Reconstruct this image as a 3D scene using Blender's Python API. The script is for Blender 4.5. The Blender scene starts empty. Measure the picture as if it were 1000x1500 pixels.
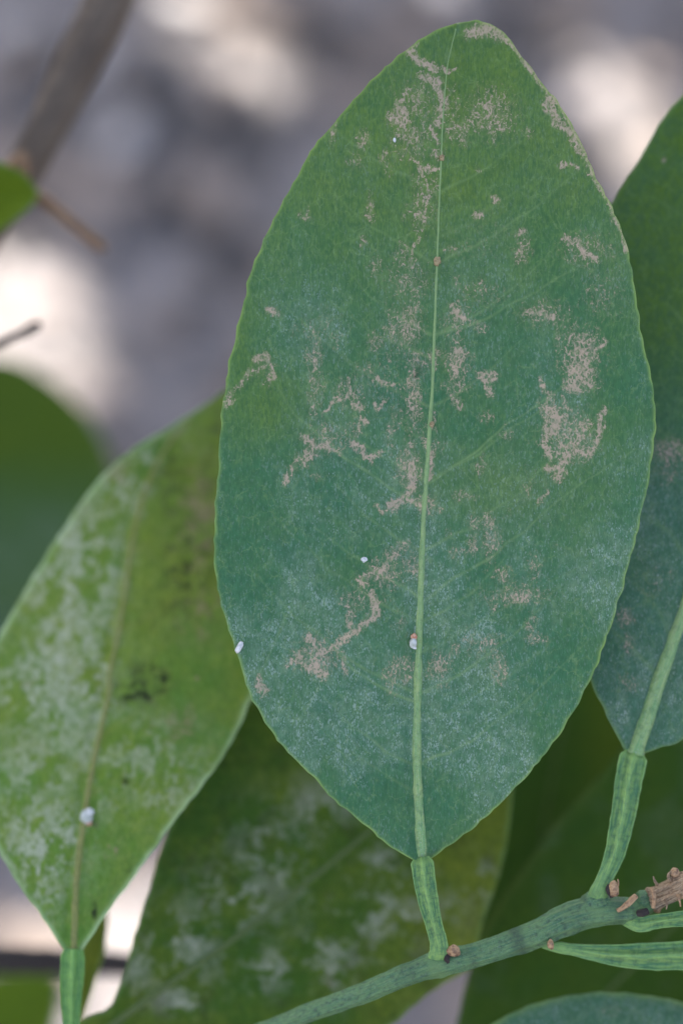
import bpy, math, random
import numpy as np
from mathutils import Vector

random.seed(7)
RNG = np.random.default_rng(7)
scene = bpy.context.scene
COL = scene.collection

# ------------------------------------------------------------------ camera
CAM_H = 1.05
PITCH = math.radians(50)          # looking down at the soil under the shrub
LENS = 85.0
FOCUS = 0.350
cam_data = bpy.data.cameras.new('camera')
cam = bpy.data.objects.new('camera', cam_data)
COL.objects.link(cam)
cam.location = (0, 0, CAM_H)
cam.rotation_euler = (math.pi / 2 - PITCH, 0, 0)
cam_data.sensor_fit = 'VERTICAL'
cam_data.sensor_height = 36.0
cam_data.lens = LENS
cam_data.clip_start = 0.01
cam_data.clip_end = 500
cam_data.dof.use_dof = True
cam_data.dof.focus_distance = FOCUS
cam_data.dof.aperture_fstop = 6.6
scene.camera = cam

# ------------------------------------------------------------------ world, sun, exposure
SUN_EL = math.radians(60)
SUN_ROT = math.radians(-40)
world = bpy.data.worlds.new('World')
scene.world = world
world.use_nodes = True
wn = world.node_tree
wn.nodes.clear()
w_out = wn.nodes.new('ShaderNodeOutputWorld')
w_bg = wn.nodes.new('ShaderNodeBackground')
w_sky = wn.nodes.new('ShaderNodeTexSky')
w_sky.sky_type = 'NISHITA'
w_sky.sun_disc = False
w_sky.sun_elevation = SUN_EL
w_sky.sun_rotation = SUN_ROT
w_sky.dust_density = 5.0
w_sky.air_density = 0.8
w_bg.inputs['Strength'].default_value = 0.12
wn.links.new(w_sky.outputs[0], w_bg.inputs[0])
wn.links.new(w_bg.outputs[0], w_out.inputs[0])

SUN_DIR = np.array([math.cos(SUN_EL) * math.sin(SUN_ROT), math.cos(SUN_EL) * math.cos(SUN_ROT), math.sin(SUN_EL)])
sun_data = bpy.data.lights.new('sun', 'SUN')
sun_data.energy = 5.0
sun_data.angle = math.radians(0.55)
sun_data.color = (1.0, 0.94, 0.86)
sun = bpy.data.objects.new('sun', sun_data)
COL.objects.link(sun)
sun.location = tuple(SUN_DIR * 20)
sun.rotation_euler = Vector(tuple(SUN_DIR)).to_track_quat('Z', 'Y').to_euler()

scene.view_settings.view_transform = 'Standard'
scene.view_settings.look = 'None'
scene.view_settings.gamma = 1.0
scene.view_settings.use_curve_mapping = False
scene.view_settings.exposure = 2.32
scene.cycles.use_denoising = True
scene.cycles.max_bounces = 8

# ------------------------------------------------------------------ picture geometry -> world points
FWD = np.array([0, math.cos(PITCH), -math.sin(PITCH)])
RIGHT = np.array([1.0, 0, 0])
UP = np.array([0, math.sin(PITCH), math.cos(PITCH)])
EYE = np.array([0, 0, CAM_H])
K = 36.0 / LENS / 1500.0          # metres per photo pixel at one metre


def P(x, y, d):
    """World points on the sight line of photo point (x, y) at distance d along the view axis."""
    x, y, d = np.broadcast_arrays(np.asarray(x, float), np.asarray(y, float), np.asarray(d, float))
    return (EYE + d[..., None] * FWD + ((x - 500) * K * d)[..., None] * RIGHT + ((750 - y) * K * d)[..., None] * UP)


def ground_point(x, y):
    v = FWD + (x - 500) * K * RIGHT + (750 - y) * K * UP
    return EYE + v * (-EYE[2] / v[2])


# ------------------------------------------------------------------ numpy noise
def _h(ix, iy, seed):
    n = (ix.astype(np.int64) * 374761393 + iy.astype(np.int64) * 668265263 + seed * 1442695041) & 0xffffffff
    n = ((n ^ (n >> 13)) * 1274126177) & 0xffffffff
    n = (n ^ (n >> 16)) & 0xffffffff
    return n / 4294967295.0


def vnoise(x, y, seed=0):
    x = np.asarray(x, float); y = np.asarray(y, float)
    ix = np.floor(x); iy = np.floor(y)
    fx = x - ix; fy = y - iy
    fx = fx * fx * fx * (fx * (fx * 6 - 15) + 10); fy = fy * fy * fy * (fy * (fy * 6 - 15) + 10)
    a = _h(ix, iy, seed); b = _h(ix + 1, iy, seed); c = _h(ix, iy + 1, seed); d = _h(ix + 1, iy + 1, seed)
    return (a * (1 - fx) + b * fx) * (1 - fy) + (c * (1 - fx) + d * fx) * fy


def fbm(x, y, seed=0, octaves=4):
    s = 0; a = 0.5; t = 0
    for o in range(octaves):
        s = s + a * vnoise(x * 2 ** o + 17.3 * o, y * 2 ** o - 9.1 * o, seed + o)
        t += a; a *= 0.55
    return s / t


def ridged(x, y, seed=0, octaves=3):
    s = 0; a = 0.5; t = 0
    for o in range(octaves):
        s = s + a * (1 - np.abs(2 * vnoise(x * 2 ** o + 5.7 * o, y * 2 ** o + 3.3 * o, seed + o) - 1))
        t += a; a *= 0.6
    return s / t


def sstep(a, b, x):
    t = np.clip((x - a) / (b - a), 0, 1)
    return t * t * (3 - 2 * t)


def seg_dist(X, Y, pts):
    """Distance to a polyline and the fraction along it."""
    best = np.full(X.shape, 1e9); frac = np.zeros(X.shape)
    n = len(pts) - 1
    for i in range(n):
        ax, ay = pts[i]; bx, by = pts[i + 1]
        dx, dy = bx - ax, by - ay
        t = np.clip(((X - ax) * dx + (Y - ay) * dy) / (dx * dx + dy * dy + 1e-9), 0, 1)
        d = np.hypot(X - ax - t * dx, Y - ay - t * dy)
        m = d < best
        best = np.where(m, d, best); frac = np.where(m, (i + t) / n, frac)
    return best, frac


def smooth_line(pts, n):
    """Catmull-Rom through the points, resampled to n by arc length."""
    p = np.array(pts, float)
    q = np.vstack([2 * p[0] - p[1], p, 2 * p[-1] - p[-2]])
    out = []
    for i in range(1, len(q) - 2):
        t = np.linspace(0, 1, 24, endpoint=False)[:, None]
        a, b, c, d = q[i - 1], q[i], q[i + 1], q[i + 2]
        out.append(0.5 * (2 * b + (c - a) * t + (2 * a - 5 * b + 4 * c - d) * t ** 2 + (3 * b - a - 3 * c + d) * t ** 3))
    out = np.vstack(out + [p[-1:]])
    s = np.r_[0, np.cumsum(np.linalg.norm(np.diff(out, axis=0), axis=1))]
    u = np.linspace(0, s[-1], n)
    return np.stack([np.interp(u, s, out[:, k]) for k in range(out.shape[1])], 1)


# ------------------------------------------------------------------ object helpers
ORIGIN = {}


def mesh_from(name, verts, quads, attrs=None, mat=None, smooth=True):
    me = bpy.data.meshes.new(name)
    verts = np.asarray(verts, np.float32); quads = np.asarray(quads, np.int32)
    me.vertices.add(len(verts)); me.vertices.foreach_set('co', verts.ravel())
    k = quads.shape[1]
    me.loops.add(quads.size); me.loops.foreach_set('vertex_index', quads.ravel())
    me.polygons.add(len(quads))
    me.polygons.foreach_set('loop_start', np.arange(0, quads.size, k, dtype=np.int32))
    me.polygons.foreach_set('loop_total', np.full(len(quads), k, np.int32))
    me.polygons.foreach_set('use_smooth', np.full(len(quads), smooth))
    for an, av in (attrs or {}).items():
        av = np.asarray(av, np.float32)
        if av.ndim == 1:
            a = me.attributes.new(an, 'FLOAT', 'POINT'); a.data.foreach_set('value', av)
        else:
            a = me.attributes.new(an, 'FLOAT_VECTOR', 'POINT'); a.data.foreach_set('vector', av.ravel())
    me.update(); me.validate()
    if mat:
        me.materials.append(mat)
    return me


def obj(name, verts, quads, mat, origin, parent=None, attrs=None, label=None, smooth=True):
    origin = np.asarray(origin, float)
    me = mesh_from(name, np.asarray(verts) - origin, quads, attrs, mat, smooth)
    o = bpy.data.objects.new(name, me)
    COL.objects.link(o)
    base = ORIGIN[parent.name] if parent else np.zeros(3)
    o.location = tuple(origin - base)
    if parent:
        o.parent = parent
    ORIGIN[o.name] = origin
    if label:
        o['label'] = label
    return o


def thing(name, origin):
    o = bpy.data.objects.new(name, None)
    COL.objects.link(o)
    o.empty_display_size = 0.01
    o.location = tuple(origin)
    ORIGIN[o.name] = np.asarray(origin, float)
    return o


def tag(o, label=None, cat=None, group=None, kind=None):
    if label: o['label'] = label
    if cat: o['category'] = cat
    if group: o['group'] = group
    if kind: o['kind'] = kind
    return o


def grid_quads(nr, nc, off=0, close=False):
    r = np.arange(nr - 1)[:, None]; c = np.arange(nc if close else nc - 1)[None, :]
    c2 = (c + 1) % nc
    a = r * nc + c; b = r * nc + c2; d = (r + 1) * nc + c2; e = (r + 1) * nc + c
    return np.stack([a, b, d, e], -1).reshape(-1, 4) + off


def tube(pts, rad, nseg=16, bump=0.0, freq=6.0, seed=1, ridges=0, ridge_amp=0.0, cap=True):
    """Round tube through world points with a radius per point; returns verts, quads, (u, v) coordinates."""
    pts = np.asarray(pts, float); n = len(pts)
    rad = np.broadcast_to(np.asarray(rad, float), (n,))
    tan = np.gradient(pts, axis=0); tan /= np.linalg.norm(tan, axis=1)[:, None] + 1e-12
    nrm = np.cross(tan, FWD + 0.01 * RIGHT); nrm /= np.linalg.norm(nrm, axis=1)[:, None] + 1e-12
    bi = np.cross(tan, nrm)
    th = np.linspace(0, 2 * np.pi, nseg, endpoint=False)
    arc = np.r_[0, np.cumsum(np.linalg.norm(np.diff(pts, axis=0), axis=1))]
    A, T = np.meshgrid(arc, th, indexing='ij')
    rr = rad[:, None] * np.ones_like(T)
    mr = rad.max()
    if bump:
        cx, cy = np.cos(T) * 1.3, np.sin(T) * 1.3
        rr = rr * (1 + bump * (fbm(A / mr * freq / 6 + cx * 1.7, cy * 1.7 + cx * .6 + 40, seed, 4) - .5) * 2)
    if ridges:
        rr = rr * (1 + ridge_amp * np.cos(T * ridges + 1.5 * (vnoise(A / mr * .5, T * 0, seed + 9) - .5)))
    V = pts[:, None, :] + rr[..., None] * (np.cos(T)[..., None] * nrm[:, None, :] + np.sin(T)[..., None] * bi[:, None, :])
    q = grid_quads(n, nseg, close=True)
    V = V.reshape(-1, 3)
    uv = np.stack([A.ravel() / 0.01, np.cos(T).ravel() * mr / 0.01, np.sin(T).ravel() * mr / 0.01], 1)
    if cap:
        V = np.vstack([V, pts[0] - tan[0] * rad[0] * .3, pts[-1] + tan[-1] * rad[-1] * .3])
        i0 = n * nseg; k = np.arange(nseg); k2 = (k + 1) % nseg
        half = np.arange(0, nseg, 2)
        q = np.vstack([q,
                       np.stack([np.full(len(half), i0), (half + 2) % nseg, (half + 1) % nseg, half], 1),
                       np.stack([np.full(len(half), i0 + 1), (n - 1) * nseg + half, (n - 1) * nseg + (half + 1) % nseg, (n - 1) * nseg + (half + 2) % nseg], 1)])
        uv = np.vstack([uv, uv[0], uv[-1]])
    return V, q, uv


# ------------------------------------------------------------------ materials
class NT:
    def __init__(self, name):
        self.m = bpy.data.materials.new(name)
        self.m.use_nodes = True
        self.t = self.m.node_tree
        self.t.nodes.clear()
        self.out = self.t.nodes.new('ShaderNodeOutputMaterial')

    def n(self, kind, **kw):
        nd = self.t.nodes.new(kind)
        for k, v in kw.items():
            setattr(nd, k, v)
        return nd

    def link(self, a, b):
        self.t.links.new(a, b)

    def attr(self, name, vec=False):
        a = self.n('ShaderNodeAttribute', attribute_name=name)
        return a.outputs['Vector'] if vec else a.outputs['Fac']

    def val(self, sock, v):
        if hasattr(v, 'is_linked') or hasattr(v, 'links'):
            self.link(v, sock)
        else:
            sock.default_value = v

    def math(self, op, a, b=0.0, clamp=False):
        nd = self.n('ShaderNodeMath', operation=op, use_clamp=clamp)
        self.val(nd.inputs[0], a); self.val(nd.inputs[1], b)
        return nd.outputs[0]

    def mix(self, fac, a, b):
        nd = self.n('ShaderNodeMix', data_type='RGBA')
        self.val(nd.inputs[0], fac)
        self.val(nd.inputs[6], a if hasattr(a, 'links') else (*a, 1)); self.val(nd.inputs[7], b if hasattr(b, 'links') else (*b, 1))
        return nd.outputs[2]

    def noise(self, vec, scale, detail=3, rough=.55, dist=0.0):
        nd = self.n('ShaderNodeTexNoise')
        self.link(vec, nd.inputs['Vector'])
        nd.inputs['Scale'].default_value = scale; nd.inputs['Detail'].default_value = detail
        nd.inputs['Roughness'].default_value = rough; nd.inputs['Distortion'].default_value = dist
        return nd.outputs['Fac']

    def scalevec(self, vec, s):
        nd = self.n('ShaderNodeVectorMath', operation='MULTIPLY')
        self.link(vec, nd.inputs[0]); nd.inputs[1].default_value = s
        return nd.outputs[0]

    def ramp(self, v, a, b, lo=0.0, hi=1.0):
        nd = self.n('ShaderNodeMapRange', interpolation_type='SMOOTHSTEP')
        self.val(nd.inputs[0], v)
        self.val(nd.inputs[1], a); self.val(nd.inputs[2], b)
        nd.inputs[3].default_value = lo; nd.inputs[4].default_value = hi
        return nd.outputs[0]

    def bump(self, h, strength, dist):
        nd = self.n('ShaderNodeBump')
        self.val(nd.inputs['Strength'], strength); nd.inputs['Distance'].default_value = dist
        self.link(h, nd.inputs['Height'])
        return nd.outputs[0]

    def principled(self, col, rough, spec=.5, normal=None):
        b = self.n('ShaderNodeBsdfPrincipled')
        self.val(b.inputs['Base Color'], col if hasattr(col, 'links') else (*col, 1))
        self.val(b.inputs['Roughness'], rough)
        self.val(b.inputs['Specular IOR Level'], spec)
        if normal is not None:
            self.link(normal, b.inputs['Normal'])
        return b.outputs[0]

    def done(self, sh):
        self.link(sh, self.out.inputs[0])
        return self.m


def leaf_material(name, deep, warm, vein, dust, scar=(.30, .20, .14), edge=(.16, .25, .07), rough=.5, spec=.35,
                  trans=.12, speck=1.0, grain=1.0, film=.24, spot=(.02, .025, .012)):
    """Citrus leaf blade. Vertex attributes carry where pigment, veins, residue, painted light and scars lie; the noise adds their grain."""
    t = NT(name)
    lp = t.attr('leaf_place', True)
    lpv = t.scalevec(lp, (1.5, 0.8, 1))                   # grain drawn out along the leaf
    f1 = t.noise(lpv, 330, 2, .6)
    f2 = t.noise(lpv, 120, 3, .6)
    f3 = t.noise(lp, 22, 4, .6)
    f4 = t.noise(lp, 75, 3, .65)
    tint = t.math('ADD', t.attr('tint'), t.math('MULTIPLY', t.math('SUBTRACT', f3, .5), 0.7), True)
    c = t.mix(tint, deep, warm)
    hue = t.ramp(f2, .35, .68)
    c = t.mix(t.math('MULTIPLY', hue, .38 * grain), c, tuple(v * .55 for v in deep))
    c = t.mix(t.math('MULTIPLY', t.ramp(f4, .5, .75), .22 * grain), c, tuple(min(1, v * 1.5) for v in warm))
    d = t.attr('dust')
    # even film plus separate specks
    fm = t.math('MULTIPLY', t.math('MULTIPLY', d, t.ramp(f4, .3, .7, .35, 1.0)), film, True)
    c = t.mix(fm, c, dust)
    f5 = t.noise(t.scalevec(lp, (2.2, .45, 1)), 210, 3, .65, .3)     # short streaks along the blade
    f6 = t.noise(lp, 48, 4, .7, .6)
    c = t.mix(t.math('MULTIPLY', t.ramp(f5, .40, .64), .42 * grain), c, tuple(v * .55 for v in deep))
    g1 = t.noise(t.scalevec(lp, (1.6, .6, 1)), 260, 2, .6)
    gsp = t.math('MULTIPLY', t.ramp(g1, .55, .68), t.math('MULTIPLY', t.ramp(d, .0, .6, .25, 1.0), .26 * speck))
    c = t.mix(gsp, c, tuple(min(1, v * 1.1) for v in dust))
    clump = t.math('MULTIPLY', t.math('SUBTRACT', f6, .5), .5)
    th = t.math('SUBTRACT', t.math('SUBTRACT', .745, t.math('MULTIPLY', d, .18)), clump)
    specks = t.ramp(t.math('ADD', t.math('MULTIPLY', f1, .55), t.math('MULTIPLY', f5, .5)), th, t.math('ADD', th, .09))
    specks = t.math('MULTIPLY', t.math('MULTIPLY', specks, t.ramp(d, .02, .3)), .42 * speck, True)
    c = t.mix(specks, c, tuple(min(1, v * 1.3) for v in dust))
    c = t.mix(t.math('MULTIPLY', t.attr('vein'), .8, True), c, vein)
    s = t.attr('scar')
    n7 = t.noise(t.scalevec(lp, (1.25, .85, 1)), 95, 3, .6, .8)
    n8 = t.noise(t.scalevec(lp, (1.25, .85, 1)), 240, 3, .6, .5)
    wob = t.n('ShaderNodeVectorMath', operation='MULTIPLY_ADD')
    nz = t.n('ShaderNodeTexNoise'); t.link(lp, nz.inputs['Vector']); nz.inputs['Scale'].default_value = 110; nz.inputs['Detail'].default_value = 3
    t.link(nz.outputs['Color'], wob.inputs[0]); wob.inputs[1].default_value = (.016, .016, 0); t.link(t.scalevec(lp, (1.2, .85, 1)), wob.inputs[2])
    vo = t.n('ShaderNodeTexVoronoi', feature='DISTANCE_TO_EDGE'); t.link(wob.outputs[0], vo.inputs['Vector']); vo.inputs['Scale'].default_value = 125
    sm = t.math('SUBTRACT', t.math('ADD', t.math('MULTIPLY', s, .315), t.math('ADD', t.math('MULTIPLY', t.math('SUBTRACT', f1, .5), .50), t.math('MULTIPLY', t.math('SUBTRACT', n8, .5), .75))), t.math('ADD', vo.outputs['Distance'], .05))
    sm = t.ramp(sm, -.06, .17)
    # faint net of small veins
    v2 = t.n('ShaderNodeTexVoronoi', feature='DISTANCE_TO_EDGE'); t.link(wob.outputs[0], v2.inputs['Vector']); v2.inputs['Scale'].default_value = 40
    c = t.mix(t.math('MULTIPLY', t.ramp(v2.outputs['Distance'], .05, .0), t.ramp(f6, .42, .6, .0, .28)), c, vein)
    c = t.mix(t.math('MULTIPLY', t.ramp(s, .1, .9), t.ramp(g1, .40, .62, .06, .42)), c, scar)
    sm = t.math('MULTIPLY', sm, t.ramp(s, .04, .35))
    sc = t.mix(f2, tuple(v * .70 for v in scar), tuple(min(1, v * 1.25) for v in scar))
    sc = t.mix(t.ramp(sm, .25, .8, .75, 0.0), sc, (.22, .21, .09))
    c = t.mix(t.math('MULTIPLY', sm, t.ramp(f4, .3, .65, .55, .92)), c, sc)
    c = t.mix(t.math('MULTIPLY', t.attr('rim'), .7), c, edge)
    c = t.mix(t.math('MULTIPLY', t.math('MULTIPLY', t.attr('soot_dark'), t.ramp(f4, .32, .54)), .95, True), c, spot)
    ro = t.math('ADD', rough, t.math('MULTIPLY', t.math('ADD', sm, specks), .3), True)
    h = t.math('ADD', t.math('MULTIPLY', f1, .5), t.math('ADD', t.math('MULTIPLY', f2, .6), t.math('MULTIPLY', sm, .5)))
    nb = t.bump(h, .35, .00025)
    p = t.principled(c, ro, spec, nb)
    if trans > 0:
        tr = t.n('ShaderNodeBsdfTranslucent')
        t.link(t.mix(.5, c, (.30, .42, .04)), tr.inputs[0])
        mx = t.n('ShaderNodeMixShader'); mx.inputs[0].default_value = trans
        t.link(p, mx.inputs[1]); t.link(tr.outputs[0], mx.inputs[2])
        p = mx.outputs[0]
    return t.done(p)


def stem_material(name, base, pale, dark, rough=.55, scale=1.0, dusty=.35, dustc=(.33, .38, .36)):
    t = NT(name)
    lp = t.attr('leaf_place', True)
    st = t.scalevec(lp, (.12, 1.6, 1.6))
    a = t.noise(st, 14 * scale, 4, .6); b = t.noise(lp, 30 * scale, 3, .6); e = t.noise(lp, 6 * scale, 3, .6)
    c = t.mix(t.ramp(a, .36, .62), base, pale)
    c = t.mix(t.math('MULTIPLY', t.ramp(e, .45, .7), .6), c, dark)
    c = t.mix(t.math('MULTIPLY', t.ramp(b, .52, .7), dusty), c, dustc)
    c = t.mix(t.math('MULTIPLY', t.attr('vein'), .8), c, pale)
    c = t.mix(t.math('MULTIPLY', t.attr('soot_dark'), t.ramp(b, .35, .6, .4, 1.0)), c, dark)
    nb = t.bump(t.math('ADD', a, t.math('MULTIPLY', b, .5)), .5, .0003)
    return t.done(t.principled(c, rough, .35, nb))


# leaf kinds
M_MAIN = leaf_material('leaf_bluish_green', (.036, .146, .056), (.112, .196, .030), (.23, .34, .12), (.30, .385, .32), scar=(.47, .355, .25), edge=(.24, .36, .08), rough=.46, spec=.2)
M_RIGHT = leaf_material('leaf_right_green', (.038, .130, .066), (.074, .142, .010), (.16, .26, .09), (.27, .33, .28), scar=(.40, .30, .24), rough=.5, spec=.12)
M_LEFT = leaf_material('leaf_dusty_yellow_green', (.100, .230, .028), (.205, .275, .026), (.24, .25, .06), (.47, .49, .36), scar=(.30, .23, .13), edge=(.45, .60, .30), trans=.2, speck=.7, film=.9, rough=.55, spec=.12)  # edge: pale margin, colour brightened as though it caught the light
M_DARK = leaf_material('leaf_dark_green', (.045, .108, .012), (.165, .195, .020), (.11, .15, .04), (.40, .41, .31), trans=.12, speck=.6, film=.8, rough=.6, spec=.08)
M_DEEP = leaf_material('leaf_deep_green', (.040, .100, .014), (.078, .122, .010), (.07, .11, .03), (.20, .25, .21), edge=(.10, .145, .03), trans=.1, speck=.2, film=.5, rough=.6, spec=.08)
M_BRIGHT = leaf_material('leaf_bright_green', (.10, .17, .008), (.17, .24, .010), (.15, .22, .05), (.2, .25, .15), trans=.25, speck=.1, rough=.5, spec=.12)
M_MIDRIB = stem_material('midrib_pale_green', (.13, .28, .10), (.25, .35, .13), (.06, .15, .05), scale=2.0, dusty=.45)
M_MIDRIB_L = stem_material('midrib_yellow_green', (.15, .18, .035), (.21, .21, .06), (.09, .12, .03), scale=2.0, dusty=.1)
M_MIDRIB_D = stem_material('midrib_dull_green', (.065, .105, .022), (.09, .125, .03), (.045, .08, .018), scale=2.0, dusty=.1)
M_PETIOLE = stem_material('petiole_green', (.058, .170, .066), (.18, .32, .085), (.024, .080, .042), scale=1.8, dusty=.22)
M_PETIOLE_L = stem_material('petiole_light_green', (.075, .20, .05), (.13, .28, .06), (.045, .14, .035), scale=1.4, dusty=.2)
M_TWIG = stem_material('twig_green', (.038, .120, .054), (.105, .195, .070), (.012, .028, .022), scale=2.2, dusty=.32, dustc=(.30, .36, .31))
M_BUD = stem_material('bud_tan', (.30, .17, .08), (.42, .28, .15), (.08, .04, .03), scale=3, dusty=.3, dustc=(.4, .3, .22), rough=.7)
M_DRY = stem_material('dry_wood', (.22, .135, .07), (.38, .28, .17), (.06, .038, .025), scale=3, dusty=.3, dustc=(.36, .31, .25), rough=.8)
M_BARK = stem_material('brown_bark', (.085, .064, .045), (.13, .10, .072), (.040, .030, .024), scale=.8, dusty=.4, dustc=(.17, .15, .13), rough=.85)
M_BARK_D = stem_material('dark_bark', (.022, .017, .015), (.035, .028, .024), (.012, .010, .009), scale=.8, dusty=.3, dustc=(.05, .045, .04), rough=.85)
M_ORANGE = stem_material('orange_twig', (.20, .105, .045), (.26, .16, .085), (.10, .055, .03), scale=1, dusty=.2, rough=.7)


# ------------------------------------------------------------------ leaf builder
def leaf(name, mat, left, right, mid, depth, parent=None, label=None, nt=200, ns=101, thick=.00028, veins=(), vein_w=4.0,
         dust=None, tint=None, scar=None, soot_dark=None, rim_w=4.0, crenate=1.2, pillow=.00018, groove=.00030, seed=1):
    """One blade. left/right/mid run base -> apex in photo px; depth(X, Y, s, t) is metres from the eye."""
    rows = np.linspace(0, 1, nt); cols = np.linspace(-1, 1, ns)
    L, R, M = smooth_line(left, nt), smooth_line(right, nt), smooth_line(mid, nt)
    for E, sg, sd in ((L, -1, 3), (R, 1, 5)):            # small scallops of the margin
        tn = np.gradient(E, axis=0); tn /= np.linalg.norm(tn, axis=1)[:, None] + 1e-9
        nn = np.stack([-tn[:, 1], tn[:, 0]], 1)
        arc = np.r_[0, np.cumsum(np.linalg.norm(np.diff(E, axis=0), axis=1))]
        w = crenate * (np.abs(np.sin(arc / 11.0 + 2.5 * vnoise(arc / 40, arc * 0, seed + sd))) - .6) + crenate * 1.6 * (vnoise(arc / 24, arc * 0, seed + sd + 1) - .5)
        w *= np.clip(np.minimum(rows, 1 - rows) * 30, 0, 1)
        E += nn * w[:, None]
    S, T = np.meshgrid(cols, rows)
    a = np.abs(S)[..., None]
    XY = np.where(S[..., None] < 0, M[:, None, :] * (1 - a) + L[:, None, :] * a, M[:, None, :] * (1 - a) + R[:, None, :] * a)
    X, Y = XY[..., 0], XY[..., 1]
    D = depth(X, Y, S, T)
    half = np.where(S < 0, np.linalg.norm(L - M, axis=1)[:, None], np.linalg.norm(R - M, axis=1)[:, None])
    V = np.zeros(X.shape); VD = np.full(X.shape, 60.0)
    for vl in veins:
        d, f = seg_dist(X + 5 * (vnoise(X / 30, Y / 30, seed + 40) - .5), Y + 5 * (vnoise(X / 30, Y / 30, seed + 41) - .5), vl[0])
        w = vein_w * (1.1 - .6 * f)
        VD = np.minimum(VD, d)
        V = np.maximum(V, np.exp(-(d / w) ** 2) * (vl[1] if len(vl) > 1 else 1) * (1 - .55 * f) * (.45 + .8 * vnoise(X / 14, Y / 14, seed + 6)))
    D = D - pillow * sstep(0, 40, VD) * (1 - np.abs(S) ** 3)     # quilted between the veins
    D = D + groove * np.exp(-((np.abs(S) * half - 11) / 7) ** 2) * (1 - T) ** .7
    D = D + .00014 * (fbm(X / 60, Y / 60, seed + 11) - .5) * 2 + .0011 * (vnoise(X / 170, Y / 150, seed + 12) - .5)
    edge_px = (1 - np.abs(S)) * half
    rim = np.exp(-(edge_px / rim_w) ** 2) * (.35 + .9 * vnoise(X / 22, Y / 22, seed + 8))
    F = P(X, Y, D)
    n = nt * ns
    zero = np.zeros(n)
    A = {'vein': V.ravel(), 'rim': np.clip(rim, 0, 1).ravel(),
         'dust': np.clip(dust(X, Y, S, T), 0, 1).ravel() if dust else zero,
         'tint': np.clip(tint(X, Y, S, T), 0, 1).ravel() if tint else zero + .3,
         'scar': np.clip(scar(X, Y, S, T), 0, 1).ravel() if scar else zero,
         'soot_dark': np.clip(soot_dark(X, Y, S, T), 0, 1).ravel() if soot_dark else zero}
    lp = np.stack([X / 1000, Y / 1000, np.zeros_like(X) + seed * .37], -1).reshape(-1, 3)
    # underside (coarser) and the thin edge between
    ri = np.unique(np.r_[np.arange(0, nt, 4), nt - 1]); ci = np.unique(np.r_[np.arange(0, ns, 4), ns - 1])
    B = (F + FWD * thick)[np.ix_(ri, ci)].reshape(-1, 3)
    idx = np.arange(n).reshape(nt, ns)
    ring = np.r_[idx[0, :], idx[1:, -1], idx[-1, -2::-1], idx[-2:0:-1, 0]]
    E = F.reshape(-1, 3)[ring] + FWD * thick
    q1 = grid_quads(nt, ns)
    q2 = grid_quads(len(ri), len(ci), n)[:, ::-1]
    m = len(ring); off = n + len(B); k = np.arange(m); k2 = (k + 1) % m
    q3 = np.stack([ring[k2], ring[k], off + k, off + k2], 1)
    bi = idx[np.ix_(ri, ci)].ravel()
    for kx in A:
        A[kx] = np.r_[A[kx], A[kx][bi] * (.3 if kx in ('dust', 'scar') else 1), A[kx][ring]]
    A['leaf_place'] = np.vstack([lp, lp[bi] + [0, 0, .1], lp[ring]])
    org = P(M[0, 0], M[0, 1], float(D[0, ns // 2]))
    o = obj(name, np.vstack([F.reshape(-1, 3), B, E]), np.vstack([q1, q2, q3]), mat, org, parent, A, label)
    o['_'] = 0; del o['_']
    return o, M, D[:, ns // 2]


def midrib(parent, M, Dm, mat, w0, w1, t0=0.0, t1=.97, lift=.35, seed=3):
    """Raised rib along the blade: half-widths in px at base and apex."""
    n = len(M); i0, i1 = int(t0 * (n - 1)), int(t1 * (n - 1))
    tt = np.linspace(0, 1, i1 - i0)
    w = w1 + (w0 - w1) * (1 - tt) ** 1.6
    w = w * (1 + .22 * (vnoise(tt * 60, tt * 0, seed) - .5))
    d = Dm[i0:i1]
    r = w * K * d
    pts = P(M[i0:i1, 0], M[i0:i1, 1], d + r * (1 - lift))
    V, q, uv = tube(pts, r, 12, bump=.1, seed=seed)
    o = obj('midrib', V, q, mat, pts[0], parent, {'leaf_place': uv, 'vein': np.r_[np.repeat(.9 * tt, 12), 0, 0], 'soot_dark': np.zeros(len(V))})
    return o


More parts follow.
